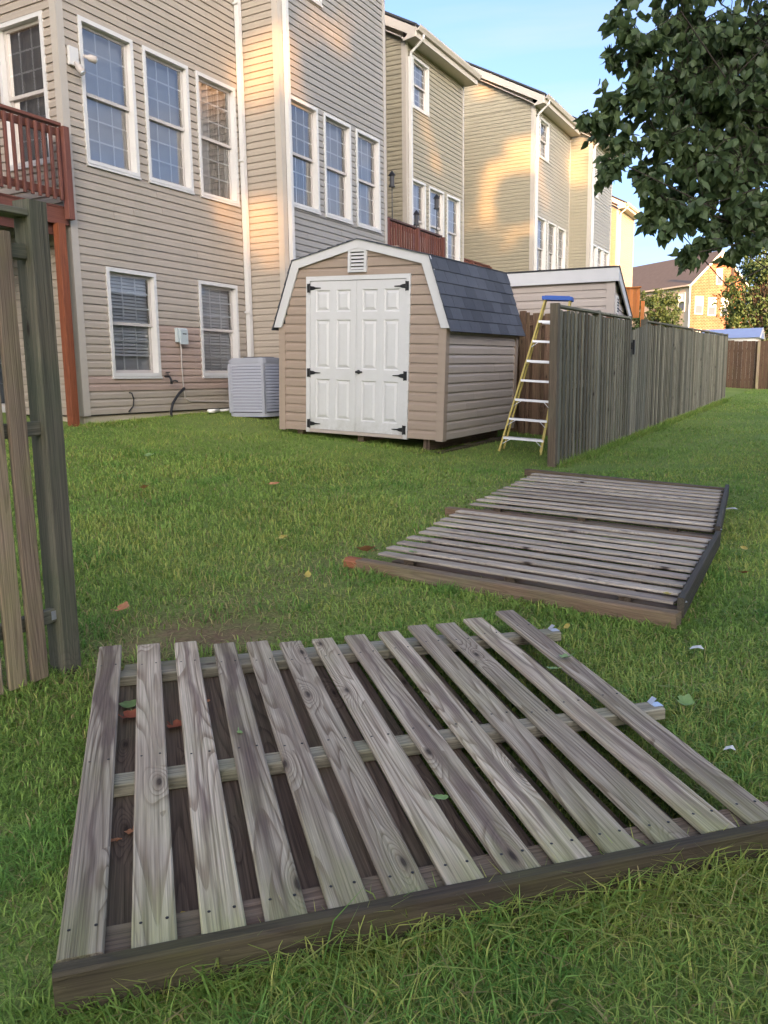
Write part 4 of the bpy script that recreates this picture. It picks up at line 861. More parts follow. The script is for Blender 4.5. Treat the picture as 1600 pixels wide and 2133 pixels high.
lrail(fl_, tl_, 'front_rail'); lrail(fr2, tr_, 'front_rail')
bo = back * 0.17
lrail(fl_ + bo + wd * 0.03 + ZV * 0.02, tl_ + back * 0.10, 'rear_rail', 0.045); lrail(fr2 + bo - wd * 0.03 + ZV * 0.02, tr_ + back * 0.10, 'rear_rail', 0.045)
for k in range(7):
    f = 0.10 + k * 0.128; p, q_ = fl_.lerp(tl_, f), fr2.lerp(tr_, f)
    m = MB(); ww = (q_ - p).normalized()
    m.prism([p + back * 0.045 + ZV * 0.0, p - back * 0.045 + ZV * 0.0, p - back * 0.045 - ZV * 0.028, p - back * 0.040 - ZV * 0.028, p - back * 0.040 - ZV * 0.004, p + back * 0.045 - ZV * 0.004], q_ - p); st_ = m.build('step', 'aluminium', t)
    if k in (0, 1, 2, 5):
        m = MB()
        for s0, s1, sg in ((p, q_, 1), (q_, p, -1)):
            ud = (tl_ - fl_).normalized() if sg == 1 else (tr_ - fr2).normalized()
            m.bar(s0 - ud * 0.10 - back * 0.03, s0 + (s1 - s0) * 0.2 - ZV * 0.02 - back * 0.03, 0.014, 0.006)
        m.build('brace', 'aluminium', st_)
    if k in (0, 2, 4, 6):
        b0, b1 = p + back * 0.15 + ZV * -0.02 + wd * 0.02, q_ + back * 0.15 + ZV * -0.02 - wd * 0.02; m = MB(); m.bar(b0, b1, 0.012, 0.03); m.build('rear_bar', 'aluminium', t)
m = MB(); c0, c1 = tl_ - wd * 0.035 - back * 0.06, tr_ + wd * 0.035 - back * 0.06
poly = [c0, c1, c1 + back * 0.22, c0 + back * 0.22]; m.prism([p + ZV * 0.0 for p in poly], (0, 0, 0.045)); cap = m.build('top_cap', 'ladder_blue', t)
m = MB(); inn = [p.lerp((c0 + c1) / 2 + back * 0.11, 0.18) + ZV * 0.0455 for p in poly]; m.prism(inn, (0, 0, 0.008)); m.build('tool_tray', 'ladder_blue', cap)

# ------------------------------------------------------------------ neighbour's tan shed behind the brown fence
nx0, nx1, ny0, ny1 = -6.6, -3.22, 13.35, 15.7; zt_ = 2.72; zg = g1(-4.5, 13.5)
t = thing('garden_shed', 'low tan sided shed behind the brown fence, white edge board on its roof', 'shed', (nx1, ny0, zg))
b = MB(); b.prism([(nx1 - 0.03, ny0 + 0.03, zg), (nx1 - 0.03, ny1 - 0.03, zg), (nx1 - 0.03, ny1 - 0.03, 2.3), (nx1 - 0.03, ny0 + 0.03, zt_ + 0.02)], (nx0 - nx1 + 0.06, 0, 0)); w = b.build('wall', 'core', t)
ff = Frame((nx0, ny0, 0), (1, 0, 0), (0, -1, 0)); siding(ff, nx1 - nx0, zg, zt_, 'siding_shed2', w, pitch=0.128)
fr3 = Frame((nx1, ny0, 0), (0, 1, 0), (1, 0, 0)); siding(fr3, ny1 - ny0, zg, zt_, 'siding_shed2', w, pitch=0.128, span=lambda z: (0, min(ny1 - ny0, (2.82 - z) / 0.235 if z > 2.27 else ny1 - ny0)))
cb = MB(); cb.box((nx1 - 0.10, ny0 - 0.025, zg), (nx1 + 0.025, ny0 - 0.0005, zt_)); cb.box((nx1 + 0.0005, ny0, zg), (nx1 + 0.025, ny0 + 0.10, zt_)); cb.build('corner_board', 'siding_shed2', t)
b = MB(); b.prism([(nx1 + 0.10, ny0 - 0.09, 2.905), (nx1 + 0.10, ny0 - 0.09, 2.93), (nx1 + 0.10, ny1 + 0.15, 2.33), (nx1 + 0.10, ny1 + 0.15, 2.30)], (nx0 - nx1 - 0.2, 0, 0)); rf = b.build('roof', 'roof_dark', t)
box('fascia_board', (nx0 - 0.1, ny0 - 0.08, 2.70), (nx1 + 0.09, ny0 - 0.055, 2.903), 'shed_trim', rf)
b = MB(); b.prism([(nx1 + 0.065, ny0 - 0.05, 2.72), (nx1 + 0.065, ny0 - 0.05, 2.895), (nx1 + 0.065, ny1 + 0.1, 2.31), (nx1 + 0.065, ny1 + 0.1, 2.16)], (0.025, 0, 0)); b.build('rake_board', 'shed_trim', rf)
t.rotation_euler.z = R(7.5)
v = MB(); v.box((nx1 + 0.02, ny0 + 0.16, 2.22), (nx1 + 0.05, ny0 + 0.40, 2.50)); vt = v.build('vent', 'shed_trim', t)
for i in range(5): box('slat', (nx1 + 0.0501, ny0 + 0.19, 2.25 + i * 0.046), (nx1 + 0.058, ny0 + 0.37, 2.268 + i * 0.046), 'dark_grille', vt)

# ------------------------------------------------------------------ bird feeders on the deck railing
def feeder(label, x, y, z, pole):
    t = thing('bird_feeder', label, 'bird feeder', (x, y, z), 'bird feeders on the deck')
    if pole: m = MB(); m.tube([(x, y, z - pole), (x, y, z)], 0.010, 6); m.build('pole', 'black_iron', t)
    m = MB(); m.tube([(x, y, z), (x, y, z + 0.02)], [0.065, 0.065], 10); m.build('tray', 'black_iron', t)
    m = MB(); m.tube([(x, y, z + 0.021), (x, y, z + 0.22)], [0.045, 0.045], 10); m.build('seed_tube', 'dark_grille', t)
    m = MB(); m.tube([(x, y, z + 0.221), (x, y, z + 0.26), (x, y, z + 0.31)], [0.075, 0.05, 0.012], 10); m.build('cap', 'black_iron', t)
    return t
feeder('dark bird feeder on a pole by the shed-side deck corner', -8.1, 15.12, 5.02, 0.62)
feeder('dark bird feeder in front of the middle tall window', -8.1, 17.2, 4.95, 0.0)
t = bpy.data.objects['bird_feeder.001']; m = MB(); m.tube([(-8.1, 17.2, 4.40), (-8.1, 17.2, 4.95)], 0.008, 6); m.build('hook', 'black_iron', t)
feeder('small dark bird feeder clamped low on the deck railing', -8.1, 16.2, 4.45, 0.05)

# ------------------------------------------------------------------ far things: brown fence, blue roof shed, orange screen, brick house
t = thing('wooden_fence', 'dark brown fence across the far end of the lawn', 'fence', (-1.5, 34.3, g1(-1.5, 34.3)))
x = -5.2
while x < 9.5:
    g = g1(x, 34.3)
    if x < 1.2: plank('picket', (x, 34.28, g), (x, 34.28, g + round(1.78 + random.uniform(-0.02, 0.01), 2)), (1, 0, 0), 0.147, 0.02, 'wood_far', t)
    x += 0.150
for h in (0.35, 1.45): plank('rail', (-5.2, 34.32, 0.69 + h), (1.2, 34.32, 0.69 + h), (0, 0, 1), 0.09, 0.04, 'wood_far', t)
for x in (-5.2, -2.75, -1.9, 0.6): plank('post', (x, 34.22, 0.6), (x, 34.22, 2.50), (1, 0, 0), 0.09, 0.09, 'wood_left', t)
bx0, bx1, by0, by1 = -5.6, -3.35, 40.0, 42.4; g = g1(-4, 40)
t = thing('garden_shed', 'far low shed with pale blue roof behind the brown fence', 'shed', (-4, 40, g))
box('wall', (bx0, by0, g), (bx1, by1, 2.86), 'trim_white', t)
m = MB(); m.prism([(bx0 - 0.15, by0 - 0.15, 2.85), (bx0 - 0.15, by1 + 0.15, 2.85), (bx0 - 0.15, (by0 + by1) / 2, 3.32)], (bx1 - bx0 + 0.30, 0, 0)); rf = m.build('roof', 'roof_blue', t)
m = MB(); m.prism([(bx1 + 0.151, by0 - 0.15, 2.84), (bx1 + 0.151, (by0 + by1) / 2, 3.33), (bx1 + 0.151, by1 + 0.15, 2.84), (bx1 + 0.151, by1 + 0.02, 2.80), (bx1 + 0.151, (by0 + by1) / 2, 3.20), (bx1 + 0.151, by0 - 0.02, 2.80)], (0.03, 0, 0)); m.build('rake_board', 'trim_white', rf)
t = thing('privacy_screen', 'bright orange wooden screen panel sunlit beyond the tan shed roof', 'screen', (-5.2, 24.0, 0.8))
x = -5.55
while x < -5.06: plank('plank', (x, 24.0, 2.85), (x, 24.0, 3.66), (1, 0, 0), 0.088, 0.02, 'wood_orange', t); x += 0.092
plank('top_board', (-5.62, 24.0, 3.68), (-5.02, 24.0, 3.68), (0, 1, 0), 0.12, 0.035, 'wood_orange', t)
plank('post', (-4.97, 24.05, 0.7), (-4.97, 24.05, 3.30), (1, 0, 0), 0.09, 0.09, 'wood_orange', t); plank('post', (-5.6, 24.05, 0.7), (-5.6, 24.05, 3.66), (1, 0, 0), 0.09, 0.09, 'wood_orange', t)

def gable_house(name_label, A, rdir, L, Wd, ze, zr, zg, front_mat, side_mat, roof_mat, wins, swins, bracket=True, dormer=False):
    """A: front-left corner (xy), rdir: ridge direction away from the viewer, front runs along e to the right"""
    r = Vector((rdir[0], rdir[1], 0)).normalized(); e = Vector((-r.y, r.x, 0)) * -1
    if e.dot(Rt) < 0: e = -e
    A = Vector((A[0], A[1], zg)); t = thing('brick_house', name_label, 'house', A)
    mx = Matrix(((e.x, r.x, 0, A.x), (e.y, r.y, 0, A.y), (0, 0, 1, A.z), (0, 0, 0, 1)))
    t.matrix_world = mx; ORG[t.name] = Vector((0, 0, 0)); h = ze - zg; hr = zr - zg
    box('wall', (0, 0.05, 0), (Wd, L, h - 0.02), side_mat, t)
    m = MB(); m.add([(0, 0, 0), (Wd, 0, 0), (Wd, 0, h), (Wd / 2, 0, hr), (0, 0, h)], [(0, 1, 2, 3, 4)]); 
    m = MB(); m.prism([(0, 0, 0), (Wd, 0, 0), (Wd, 0, h), (Wd / 2, 0, hr), (0, 0, h)], (0, 0.05, 0)); fw = m.build('front_wall', front_mat, t); fw.data.materials.clear(); fw.data.materials.append(M[front_mat])
    # brick texture needs x/z: rotate into the wall plane
    o_ = 0.35; m = MB(); sl = (hr - h) / (Wd / 2)
    for s in (0, 1):
        x0 = -o_ if s == 0 else Wd + o_; 
        m.prism([(x0, -0.35, h - o_ * sl), (Wd / 2, -0.35, hr), (Wd / 2, -0.35, hr + 0.16), (x0, -0.35, h - o_ * sl + 0.16)], (0, L + 0.7, 0))
    rf = m.build('roof', roof_mat, t)
    m = MB()
    for s in (0, 1):
        x0 = -o_ if s == 0 else Wd + o_
        m.prism([(x0, -0.40, h - o_ * sl - 0.12), (Wd / 2, -0.40, hr - 0.12), (Wd / 2, -0.40, hr + 0.12), (x0, -0.40, h - o_ * sl + 0.12)], (0, 0.049, 0))
    m.build('rake_board', 'trim_white', rf)
    box('gutter', (-0.45, -0.3, h - 0.25), (-0.30, L + 0.3, h - 0.10), 'fascia', rf)
    box('corner_board', (-0.03, -0.03, 0), (0.16, -0.001, h - 0.1), 'trim_white', t)
    if bracket:
        m = MB(); m.prism([(Wd / 2 - 0.95, -0.38, hr - 1.15), (Wd / 2 + 0.95, -0.38, hr - 1.15), (Wd / 2 + 0.95, -0.38, hr - 1.0), (Wd / 2 - 0.95, -0.38, hr - 1.0)], (0, 0.1, 0)); m.box((Wd / 2 - 0.08, -0.38, hr - 1.0), (Wd / 2 + 0.08, -0.28, hr - 0.1)); m.build('gable_bracket', 'trim_white', rf)
    def win(frame, a0, a1, z0, z1):
        m = MB(); c = 0.10
        for q_ in ((a0, a0 + c, z0, z1), (a1 - c, a1, z0, z1), (a0 + c, a1 - c, z1 - c, z1), (a0 + c, a1 - c, z0, z0 + c), (a0 + c, a1 - c, (z0 + z1) / 2 - 0.04, (z0 + z1) / 2 + 0.04)): frame.box(m, *q_, 0.001, 0.07)
        w = m.build('window', 'trim_white', t)
        g = MB(); frame.box(g, a0 + c, a1 - c, z0 + c, z1 - c, 0.002, 0.02); g.build('pane', 'blind', w)
        g = MB(); frame.box(g, a0 + c, a1 - c, z0 + c, (z0 + z1) / 2 - 0.04, 0.0202, 0.03); g.build('lower_pane', 'pane_far', w)
    f0 = Frame((0, 0, 0), (1, 0, 0), (0, -1, 0)); f1 = Frame((0, L, 0), (0, -1, 0), (-1, 0, 0))
    for q_ in wins: win(f0, *q_)
    for q_ in swins: win(f1, L - q_[1], L - q_[0], q_[2], q_[3])
    return t
M['pane_far'] = flat('pane_far', (0.10, 0.11, 0.13), 0.15, 0.6, 0.05)
# brick uses object coords; give the front plane X/Z mapping
bm_ = M['brick'].node_tree
for nd in bm_.nodes:
    if nd.type == 'MAPPING': nd.inputs['Rotation'].default_value = (R(90), 0, 0)
gable_house('brick fronted house with grey roof, glowing orange in the sun at far right', (-13.85, 88.98), (-0.795, 0.606), 15.0, 7.6, 10.35, 13.6, 1.78, 'brick', 'siding_tan', 'roof_far',
    [(0.75, 1.85, 5.6, 7.4), (2.5, 3.6, 5.5, 7.3), (4.25, 5.3, 5.5, 7.3), (0.7, 1.8, 2.3, 4.1), (2.5, 3.5, 2.3, 4.1), (3.45, 4.25, 8.6, 10.2)], [(0.5, 1.5, 5.9, 7.8)])
gable_house('reddish roofed house behind the brick one, half hidden by the tree at far right', (-3.5, 101.0), (-0.795, 0.606), 8.0, 4.2, 10.2, 12.6, 1.9, 'brick', 'siding_tan', 'roof_red', [(1.5, 2.7, 8.2, 9.8), (0.5, 1.5, 5.2, 7.0), (2.4, 3.5, 5.2, 7.0)], [], False)
t = thing('brick_house', 'long low red roof showing behind the far right tree', 'house', (2, 108, 2)); ORG[t.name] = Vector((2, 108, 2))
box('wall', (-3.0, 104.5, 1.9), (14, 112, 9.6), 'brick', t)
m = MB(); m.prism([(-9, 104.0, 9.4), (-9, 112.5, 9.4), (-9, 108.2, 12.4)], (24, 0, 0)); m.build('roof', 'roof_red', t)

# ------------------------------------------------------------------ trees
def leaf_cloud(pts, dirs, length, width, fold=0.35, tone=None, curl=0.3):
    """pointed oval leaves, 6 verts / 6 tris, at pts with tip direction dirs"""
    N = len(pts); d = dirs / np.linalg.norm(dirs, axis=1, keepdims=True)
    rv = rng.normal(size=(N, 3)); s = np.cross(d, rv); s /= np.linalg.norm(s, axis=1, keepdims=True) + 1e-9; n = np.cross(s, d)
    L = (length * rng.uniform(0.7, 1.25, N))[:, None]; W = (width * rng.uniform(0.75, 1.2, N))[:, None] / 2
    base = pts; cu = n * L * curl
    a = base + d * L * 0.38; b = base + d * L * 0.72 + cu * 0.35; tip = base + d * L + cu
    V = np.stack([base, a + s * W + n * W * fold, a - s * W + n * W * fold, b + s * W * 0.6 + n * W * fold * 0.6, b - s * W * 0.6 + n * W * fold * 0.6, tip, a, b], 1)
    k = np.arange(N)[:, None, None] * 8
    T = np.array([[0, 6, 1], [0, 2, 6], [6, 7, 3], [6, 3, 1], [6, 2, 4], [6, 4, 7], [7, 5, 3], [7, 4, 5]])[None] + k
    tn = np.repeat(rng.uniform(0, 1, N) if tone is None else tone, 8)
    return V.reshape(-1, 3), T.reshape(-1, 3), tn
def limb(mb, p0, p1, r0, r1, wob=0.08, n=5):
    p0, p1 = Vector(p0), Vector(p1); L = (p1 - p0).length
    pts = [p0.lerp(p1, i / (n - 1)) + (Vector((random.gauss(0, 1), random.gauss(0, 1), random.gauss(0, 1))) * L * wob * 0.4 if 0 < i < n - 1 else Vector((0, 0, 0))) for i in range(n)]
    mb.tube(pts, [lerp(r0, r1, i / (n - 1)) for i in range(n)], 6); return pts

# the pear tree whose branches hang into the top right corner
tb = Vector((0.95, 6.75, g1(0.95, 6.75)))
pear = thing('pear_tree', 'leafy dark green tree whose branches hang into the top right corner', 'tree', tb)
CL = [  # px, py, depth, radius px, density
    (1300, 70, 4.7, 55, .8), (1275, 120, 4.8, 40, .6), (1345, 100, 4.9, 75, 1), (1330, 200, 4.7, 75, 1), (1260, 215, 4.6, 40, .55), (1228, 245, 4.6, 26, .45), (1300, 285, 4.7, 55, .8), (1270, 255, 4.8, 40, .6),
    (1285, 335, 4.5, 34, .6), (1265, 360, 4.5, 22, .4), (1380, 290, 4.8, 80, 1), (1420, 180, 5.0, 110, 1.1), (1440, 60, 5.1, 120, 1.1), (1530, 90, 5.2, 130, 1.1), (1500, 230, 5.0, 130, 1.2), (1590, 200, 5.1, 130, 1.2),
    (1450, 330, 4.8, 95, 1.1), (1550, 340, 4.9, 120, 1.1), (1350, 350, 4.7, 40, .6), (1345, 385, 4.6, 30, .5), (1380, 410, 4.6, 50, .8), (1440, 440, 4.7, 70, .95), (1400, 465, 4.6, 36, .6), (1460, 500, 4.6, 45, .75), (1435, 530, 4.5, 26, .5),
    (1520, 450, 4.8, 80, 1.05), (1530, 510, 4.7, 42, .75), (1590, 440, 4.9, 90, 1), (1600, 490, 4.8, 45, .8), (1630, 60, 5.3, 150, 1), (1680, 300, 5.1, 150, 1), (1700, 120, 5.3, 170, .9), (1400, -60, 5.0, 110, 1), (1300, -30, 4.9, 50, .6), (1520, -80, 5.2, 150, 1), (1355, 455, 4.7, 20, .35), (1490, 395, 5.2, 60, 1), (1420, 400, 5.2, 50, 1), (1480, 130, 5.5, 130, 1), (1560, 300, 5.5, 140, 1)]
wood = MB(); allp, alld, allt = [], [], []
top = tb + Vector((0.05, -0.05, 3.4)); trunk_pts = [tb - Vector((0, 0, 0.2)), tb + Vector((0.02, 0, 0.7)), tb + Vector((0.0, 0.03, 1.6)), tb + Vector((0.04, -0.02, 2.6)), top, tb + Vector((0.0, 0.1, 5.2))]
wood.tube(trunk_pts, [0.15, 0.12, 0.105, 0.09, 0.07, 0.03], 10)
extra = [(tb + Vector((random.uniform(-0.4, 2.3), random.uniform(-1.6, 2.0), random.uniform(2.0, 5.6))), random.uniform(0.4, 0.6), 0.8) for _ in range(26)]
clumps = [(at(px, py, dep), rp * dep / F_PX, dn) for px, py, dep, rp, dn in CL] + extra
for c, r, dn in clumps:
    st_ = tb + Vector((0, 0, max(1.5, min(4.2, c.z - 0.35 - g1(0, 6)))))
    if random.random() < 0.35: limb(wood, st_, c, 0.009, 0.003, 0.16, 7)
    ntw = max(6, int(20 * dn * (r / 0.22) ** 1.5))
    for _ in range(ntw):
        v = Vector((random.gauss(0, 1), random.gauss(0, 1), random.gauss(0, 0.8))).normalized() * r * random.uniform(0.5, 1.1)
        e = c + v; p = limb(wood, c + v * 0.1, e, 0.004, 0.0016, 0.12, 4)
        nlv = random.randint(10, 15)
        for j in range(nlv):
            f = (j + 0.7) / nlv; q_ = c.lerp(e, f) + Vector((random.gauss(0, 0.012), random.gauss(0, 0.012), random.gauss(0, 0.012)))
            dr = v.normalized() * random.uniform(-0.2, 0.8) + Vector((random.gauss(0, 0.55), random.gauss(0, 0.55), -1.05 + random.gauss(0, 0.45)))
            allp.append(q_); alld.append(dr); allt.append(min(1, max(0, random.gauss(0.35, 0.25))))
wood.build('trunk', 'bark', pear, True)
V, T, tn = leaf_cloud(np.array([tuple(p) for p in allp]), np.array([tuple(p) for p in alld]), 0.069, 0.050, 0.3, np.array(allt), 0.35)
tri_mesh('crown', V, T, 'leaf_pear', pear, tone=tn)

def leafy_tree(name, label, base, h, rx, rz, nclump, per, leaf, mat='leaf_far', group=None, trunk_r=0.12, zlo=0.25, gaps=None, squash=1.0):
    base = Vector(base); t = thing(name, label, 'tree', base, group)
    wd_ = MB(); wd_.tube([base - ZV * 0.2, base + ZV * h * 0.3, base + ZV * h * 0.62 + Vector((0.1, 0, 0)), base + ZV * h * 0.93], [trunk_r, trunk_r * 0.8, trunk_r * 0.5, trunk_r * 0.12], 8)
    cz = base.z + h * (zlo + 1) / 2; hz_ = h * (1 - zlo) / 2; P = []; tones = []
    for _ in range(nclump):
        u = rng.normal(size=3); u /= np.linalg.norm(u); rr = rng.uniform(0.35, 1.0) ** 0.6
        c = np.array([base.x + u[0] * rx * rr, base.y + u[1] * rx * rr, cz + u[2] * hz_ * rr])
        if rng.random() < 0.45: limb(wd_, base + ZV * max(h * 0.15, (c[2] - base.z) * 0.6), c, trunk_r * 0.3, 0.01, 0.1, 4)
        cr = rz * rng.uniform(0.6, 1.3); p = rng.normal(size=(per, 3)); p /= np.linalg.norm(p, axis=1, keepdims=True); p *= (rng.uniform(0.2, 1, per) ** 0.5)[:, None] * cr; p[:, 2] *= 0.75
        P.append(c + p); tones.append(np.clip(rng.normal(0.25 + 0.5 * rng.random(), 0.15, per), 0, 1))
    P = np.concatenate(P); tones = np.concatenate(tones)
    if gaps is not None:
        keep = np.ones(len(P), bool); s = np.array(TO_SUN)
        for gx_, gy_, gz_, gr in gaps:
            d = P - np.array([gx_, gy_, gz_]); tt = d @ s; pr = d - tt[:, None] * s; keep &= ~((np.linalg.norm(pr, axis=1) < gr + leaf * 0.45) & (tt > 0))
        P, tones = P[keep], tones[keep]
    dr = rng.normal(size=P.shape); dr[:, 2] -= 0.4
    V, T, tn = leaf_cloud(P, dr, leaf, leaf * 0.75, 0.25, tones, 0.2)
    wd_.build('trunk', 'bark', t, True); tri_mesh('crown', V, T, mat, t, tone=tn); return t
leafy_tree('bushy_tree', 'bushy green tree in front of the brick house at the right edge', (-4.1, 50.5, g1(-4.1, 50.5)), 7.2, 1.9, 0.55, 120, 80, 0.17, 'leaf_far', zlo=0.2)
leafy_tree('bushy_tree', 'taller sparse tree at the right edge behind the bushy one', (-2.6, 58.5, g1(-2.6, 58.5)), 8.2, 2.5, 0.6, 110, 75, 0.18, 'leaf_far', zlo=0.25)
leafy_tree('bushy_tree', 'small green bush tree showing just above the fence before the tan wall', (-7.4, 38.2, g1(-7.4, 38.2)), 3.85, 1.2, 0.32, 70, 70, 0.12, 'leaf_far', zlo=0.3)
m = MB(); m.tube([(-9.35, 84.0, 1.6), (-9.35, 84.0, 12.4)], [0.16, 0.12], 8); tag(m.build('utility_pole', 'bark', None, True), 'thin dark pole rising beside the brick gable', 'pole')

# trees behind the photographer that shade the yard, their leaves cut away along sun rays to aim the light patches
GAPS = [(-8.35, 11.28, 5.93, 0.38), (-8.29, 11.28, 5.7, 0.29), (-8.58, 11.28, 6.64, 0.23), (-8.44, 11.28, 3.97, 0.5), (-8.38, 11.28, 3.7, 0.5), (-8.35, 11.28, 3.43, 0.5), (-8.4, 11.28, 6.43, 0.17), (-8.74, 11.28, 3.54, 0.29), (-8.81, 10.61, 4, 0.4), (-8.81, 10.98, 4.25, 0.23), (-8.81, 10.58, 6.05, 0.17), (-8.81, 11.13, 3.68, 0.23), (-8.04, 12.86, 7.17, 0.35), (-8.04, 12.35, 7.33, 0.29), (-8.04, 11.77, 6.73, 0.17), (-8.04, 11.7, 6.25, 0.23), (-8.04, 13.77, 7.72, 0.17), (-8.04, 13.32, 6.98, 0.17), (-8.04, 14.51, 5.77, 0.14), (-8.04, 12.33, 5.42, 0.14), (-9.3, 19.09, 7.42, 0.35), (-9.3, 19.63, 6.7, 0.29), (-9.3, 20.36, 6.5, 0.23), (-10.03, 25.19, 7.43, 0.45), (-10.34, 25.19, 6.45, 0.41), (-9.63, 25.19, 7.66, 0.36), (-10.59, 25.19, 6.19, 0.28), (-9.09, 25.19, 8.43, 0.32), (-10.21, 25.19, 9.99, 0.28), (-9.37, 25.19, 5.78, 0.28), (-8.67, 25.19, 5.85, 0.28), (-9.68, 25.19, 5.23, 0.28), (-8.6, 25.81, 7.51, 0.41), (-8.6, 26.08, 6.99, 0.45), (-8.6, 26.59, 6.65, 0.36), (-8.6, 28.59, 8.23, 0.32), (-8.6, 25.55, 8.16, 0.32), (-8.16, 29, 8.95, 0.36), (-8.21, 29, 7.95, 0.32), (-8.05, 8.72, 0.64, 0.35), (-8, 9.16, 0.64, 0.35), (-5.3, 24, 3.3, 0.60)]
k = 0
for row, (xr, hh) in enumerate(((20.5, 16.0), (26.0, 17.6))):
    y = -41.0 + row * 2.4
    while y < 12.0:
        h_ = hh * random.uniform(0.92, 1.08)
        if y > -3.0: h_ *= 0.5
        leafy_tree('shade_tree', 'tall leafy tree behind the photographer, shading the yard', (xr + random.uniform(-0.6, 0.6), y, g1(xr, y)), h_, 3.3, 1.0, 240, 46, 0.66, 'leaf_shade', 'shade trees behind the photographer', 0.2, 0.03, GAPS)
        y += 4.6; k += 1

# ------------------------------------------------------------------ grass
def grass_mat():
    t = NT('grass_blade'); at_ = t.add('ShaderNodeAttribute', attribute_name='blade')
    p = t.bsdf(at_.outputs['Color'], 0.55, 0.25)
    tl = t.add('ShaderNodeBsdfTranslucent'); t.link(at_.outputs['Color'], tl.inputs[0])
    mx = t.add('ShaderNodeMixShader'); mx.inputs[0].default_value = 0.38
    t.link(p.outputs[0], mx.inputs[1]); t.link(tl.outputs[0], mx.inputs[2]); t.link(mx.outputs[0], t.out.inputs[0]); return t.m
M['grass_blade'] = grass_mat()
def scatter(d0, d1, n, p):
    u = rng.random(n); d = (d0 ** p + u * (d1 ** p - d0 ** p)) ** (1 / p)     # pdf ~ d^(p-1)
    lat = rng.uniform(-0.66, 0.66, n) * (d + 0.25)
    return d, Rt.x * lat + Fh.x * d, Rt.y * lat + Fh.y * d
RHO = 13500.0
D, X, Y = [], [], []
d, x, y = scatter(0.75, 2.4, int(RHO * 1.32 * (2.4 ** 2 - 0.75 ** 2) / 2), 2.0); D.append(d); X.append(x); Y.append(y)
n = int(RHO * 1.32 * 2.4 ** 1.6 * (36 ** 0.4 - 2.4 ** 0.4) / 0.4); d, x, y = scatter(2.4, 36, n, 0.4); D.append(d); X.append(x); Y.append(y)
# tufts along fence feet and around the lying timbers
def tufts(p, q_, n, spread):
    f = rng.random(n); return lerp(p[0], q_[0], f) + rng.normal(0, spread, n), lerp(p[1], q_[1], f) + rng.normal(0, spread, n)
tx, ty = [], []
for p, q_, n, s in (((-2.77, 9.2), (-2.79, 25), 9000, 0.05), ((-2.72, 2.2), (-2.72, 1.3), 1500, 0.07), ((-1.30, 0.86), (0.1, 2.17), 5200, 0.05), ((-2.6, 2.35), (-1.25, 3.5), 1500, 0.06), ((-0.55, 3.68), (-2.6, 4.02), 2200, 0.05), ((-8.7, 7.5), (-8.7, 11), 1600, 0.06), ((-6.6, 9.1), (-4.1, 9.05), 1500, 0.06), ((-0.52, 3.8), (-0.75, 7.6), 1500, 0.05)):
    a_, b_2 = tufts(p, q_, n, s); tx.append(a_); ty.append(b_2)
tx = np.concatenate(tx); ty = np.concatenate(ty); td = tx * Fh.x + ty * Fh.y
isT = np.concatenate([np.zeros(sum(len(a) for a in D), bool), np.ones(len(tx), bool)])
D = np.concatenate(D + [np.maximum(td, 0.9)]); X = np.concatenate(X + [tx]); Y = np.concatenate(Y + [ty])
dm = dirt_mask(X, Y)
keep = (X > -8.84) & (rng.random(len(X)) > dm * 0.93) & ~((X < -2.9) & (Y > 12.3)) & (Y < 34.2)
sx = (X + 6.6) ; sy = Y - 9.2; keep &= ~((sx > 0.15) & (sx < 2.1) & (sy > 0.25) & (sy < 2.2))
D, X, Y, isT = D[keep], X[keep], Y[keep], isT[keep]; N = len(D)
# region covered by the foreground panel and the fallen sections: keep blades short under the boards
A0 = np.array(NEAR[0]); eu = np.array([0.712, 0.702]); ev = np.array([-0.702, 0.712])
pu = (X - A0[0]) * eu[0] + (Y - A0[1]) * eu[1]; pv = (X - A0[0]) * ev[0] + (Y - A0[1]) * ev[1]
inA = (pu > -0.06) & (pu < 1.72) & (pv > -0.015) & (pv < 1.9)
inB = (X > -2.6) & (X < -0.62) & (Y > 3.95 - 0.165 * (X + 0.6)) & (Y < 7.8)
n1 = vnoise(X, Y, 0.55, 1); n2 = vnoise(X, Y, 1.9, 2); n3 = vnoise(X, Y, 6.5, 3)
height = np.where(D < 3.0, 0.047, 0.042) * (0.65 + 0.7 * rng.random(N)) * (0.8 + 0.5 * n2)
height = np.where(isT, height * rng.uniform(0.9, 1.5, N) * np.where((Y > 9.1) & (X > -3.2) & (X < -2.5), 1.9, np.where(pv < 0.0, 1.35, 1.0)), height)
near_front = (X > -1.6) & (pv < -0.02) & (D < 3.2)
height = np.where(near_front, height * 1.12, height)
height = np.where(inA | inB, np.minimum(height, np.where(inA & (pu > 0.8), 0.042, 0.026)), height)
under = inA | inB; k2 = ~(under & (pu < 0.8) & (rng.random(N) < 0.35))
width = 0.0033 * (0.55 + 0.95 * rng.random(N)) * (1 + np.maximum(D - 1.5, 0) * 0.20)
th = rng.uniform(0, 2 * np.pi, N); lean = rng.uniform(0.35, 1.35, N) * np.where(near_front, 1.15, 1.0)
stripe = np.where(np.sin((X + 0.15 * n1) * 2 * np.pi / 1.9) > 0, 1.0, -1.0)
lx = np.cos(th) * lean; ly = np.sin(th) * lean + 0.28 * stripe * (Y > 6)
lean = lean * np.where(vnoise(X, Y, 2.1, 12) > 0.7, 1.35, 1.0)
height = height * np.where((vnoise(X, Y, 3.3, 9) > 0.78) & ~inA & ~inB, 1.35, 1.0)
sxv, syv = -np.sin(th + rng.normal(0, 0.5, N)), np.cos(th)
gzv = gz(X, Y) - 0.006
z0 = gzv
base = np.stack([X, Y, z0], -1); side = np.stack([sxv, syv, np.zeros(N)], -1) * width[:, None] / 2
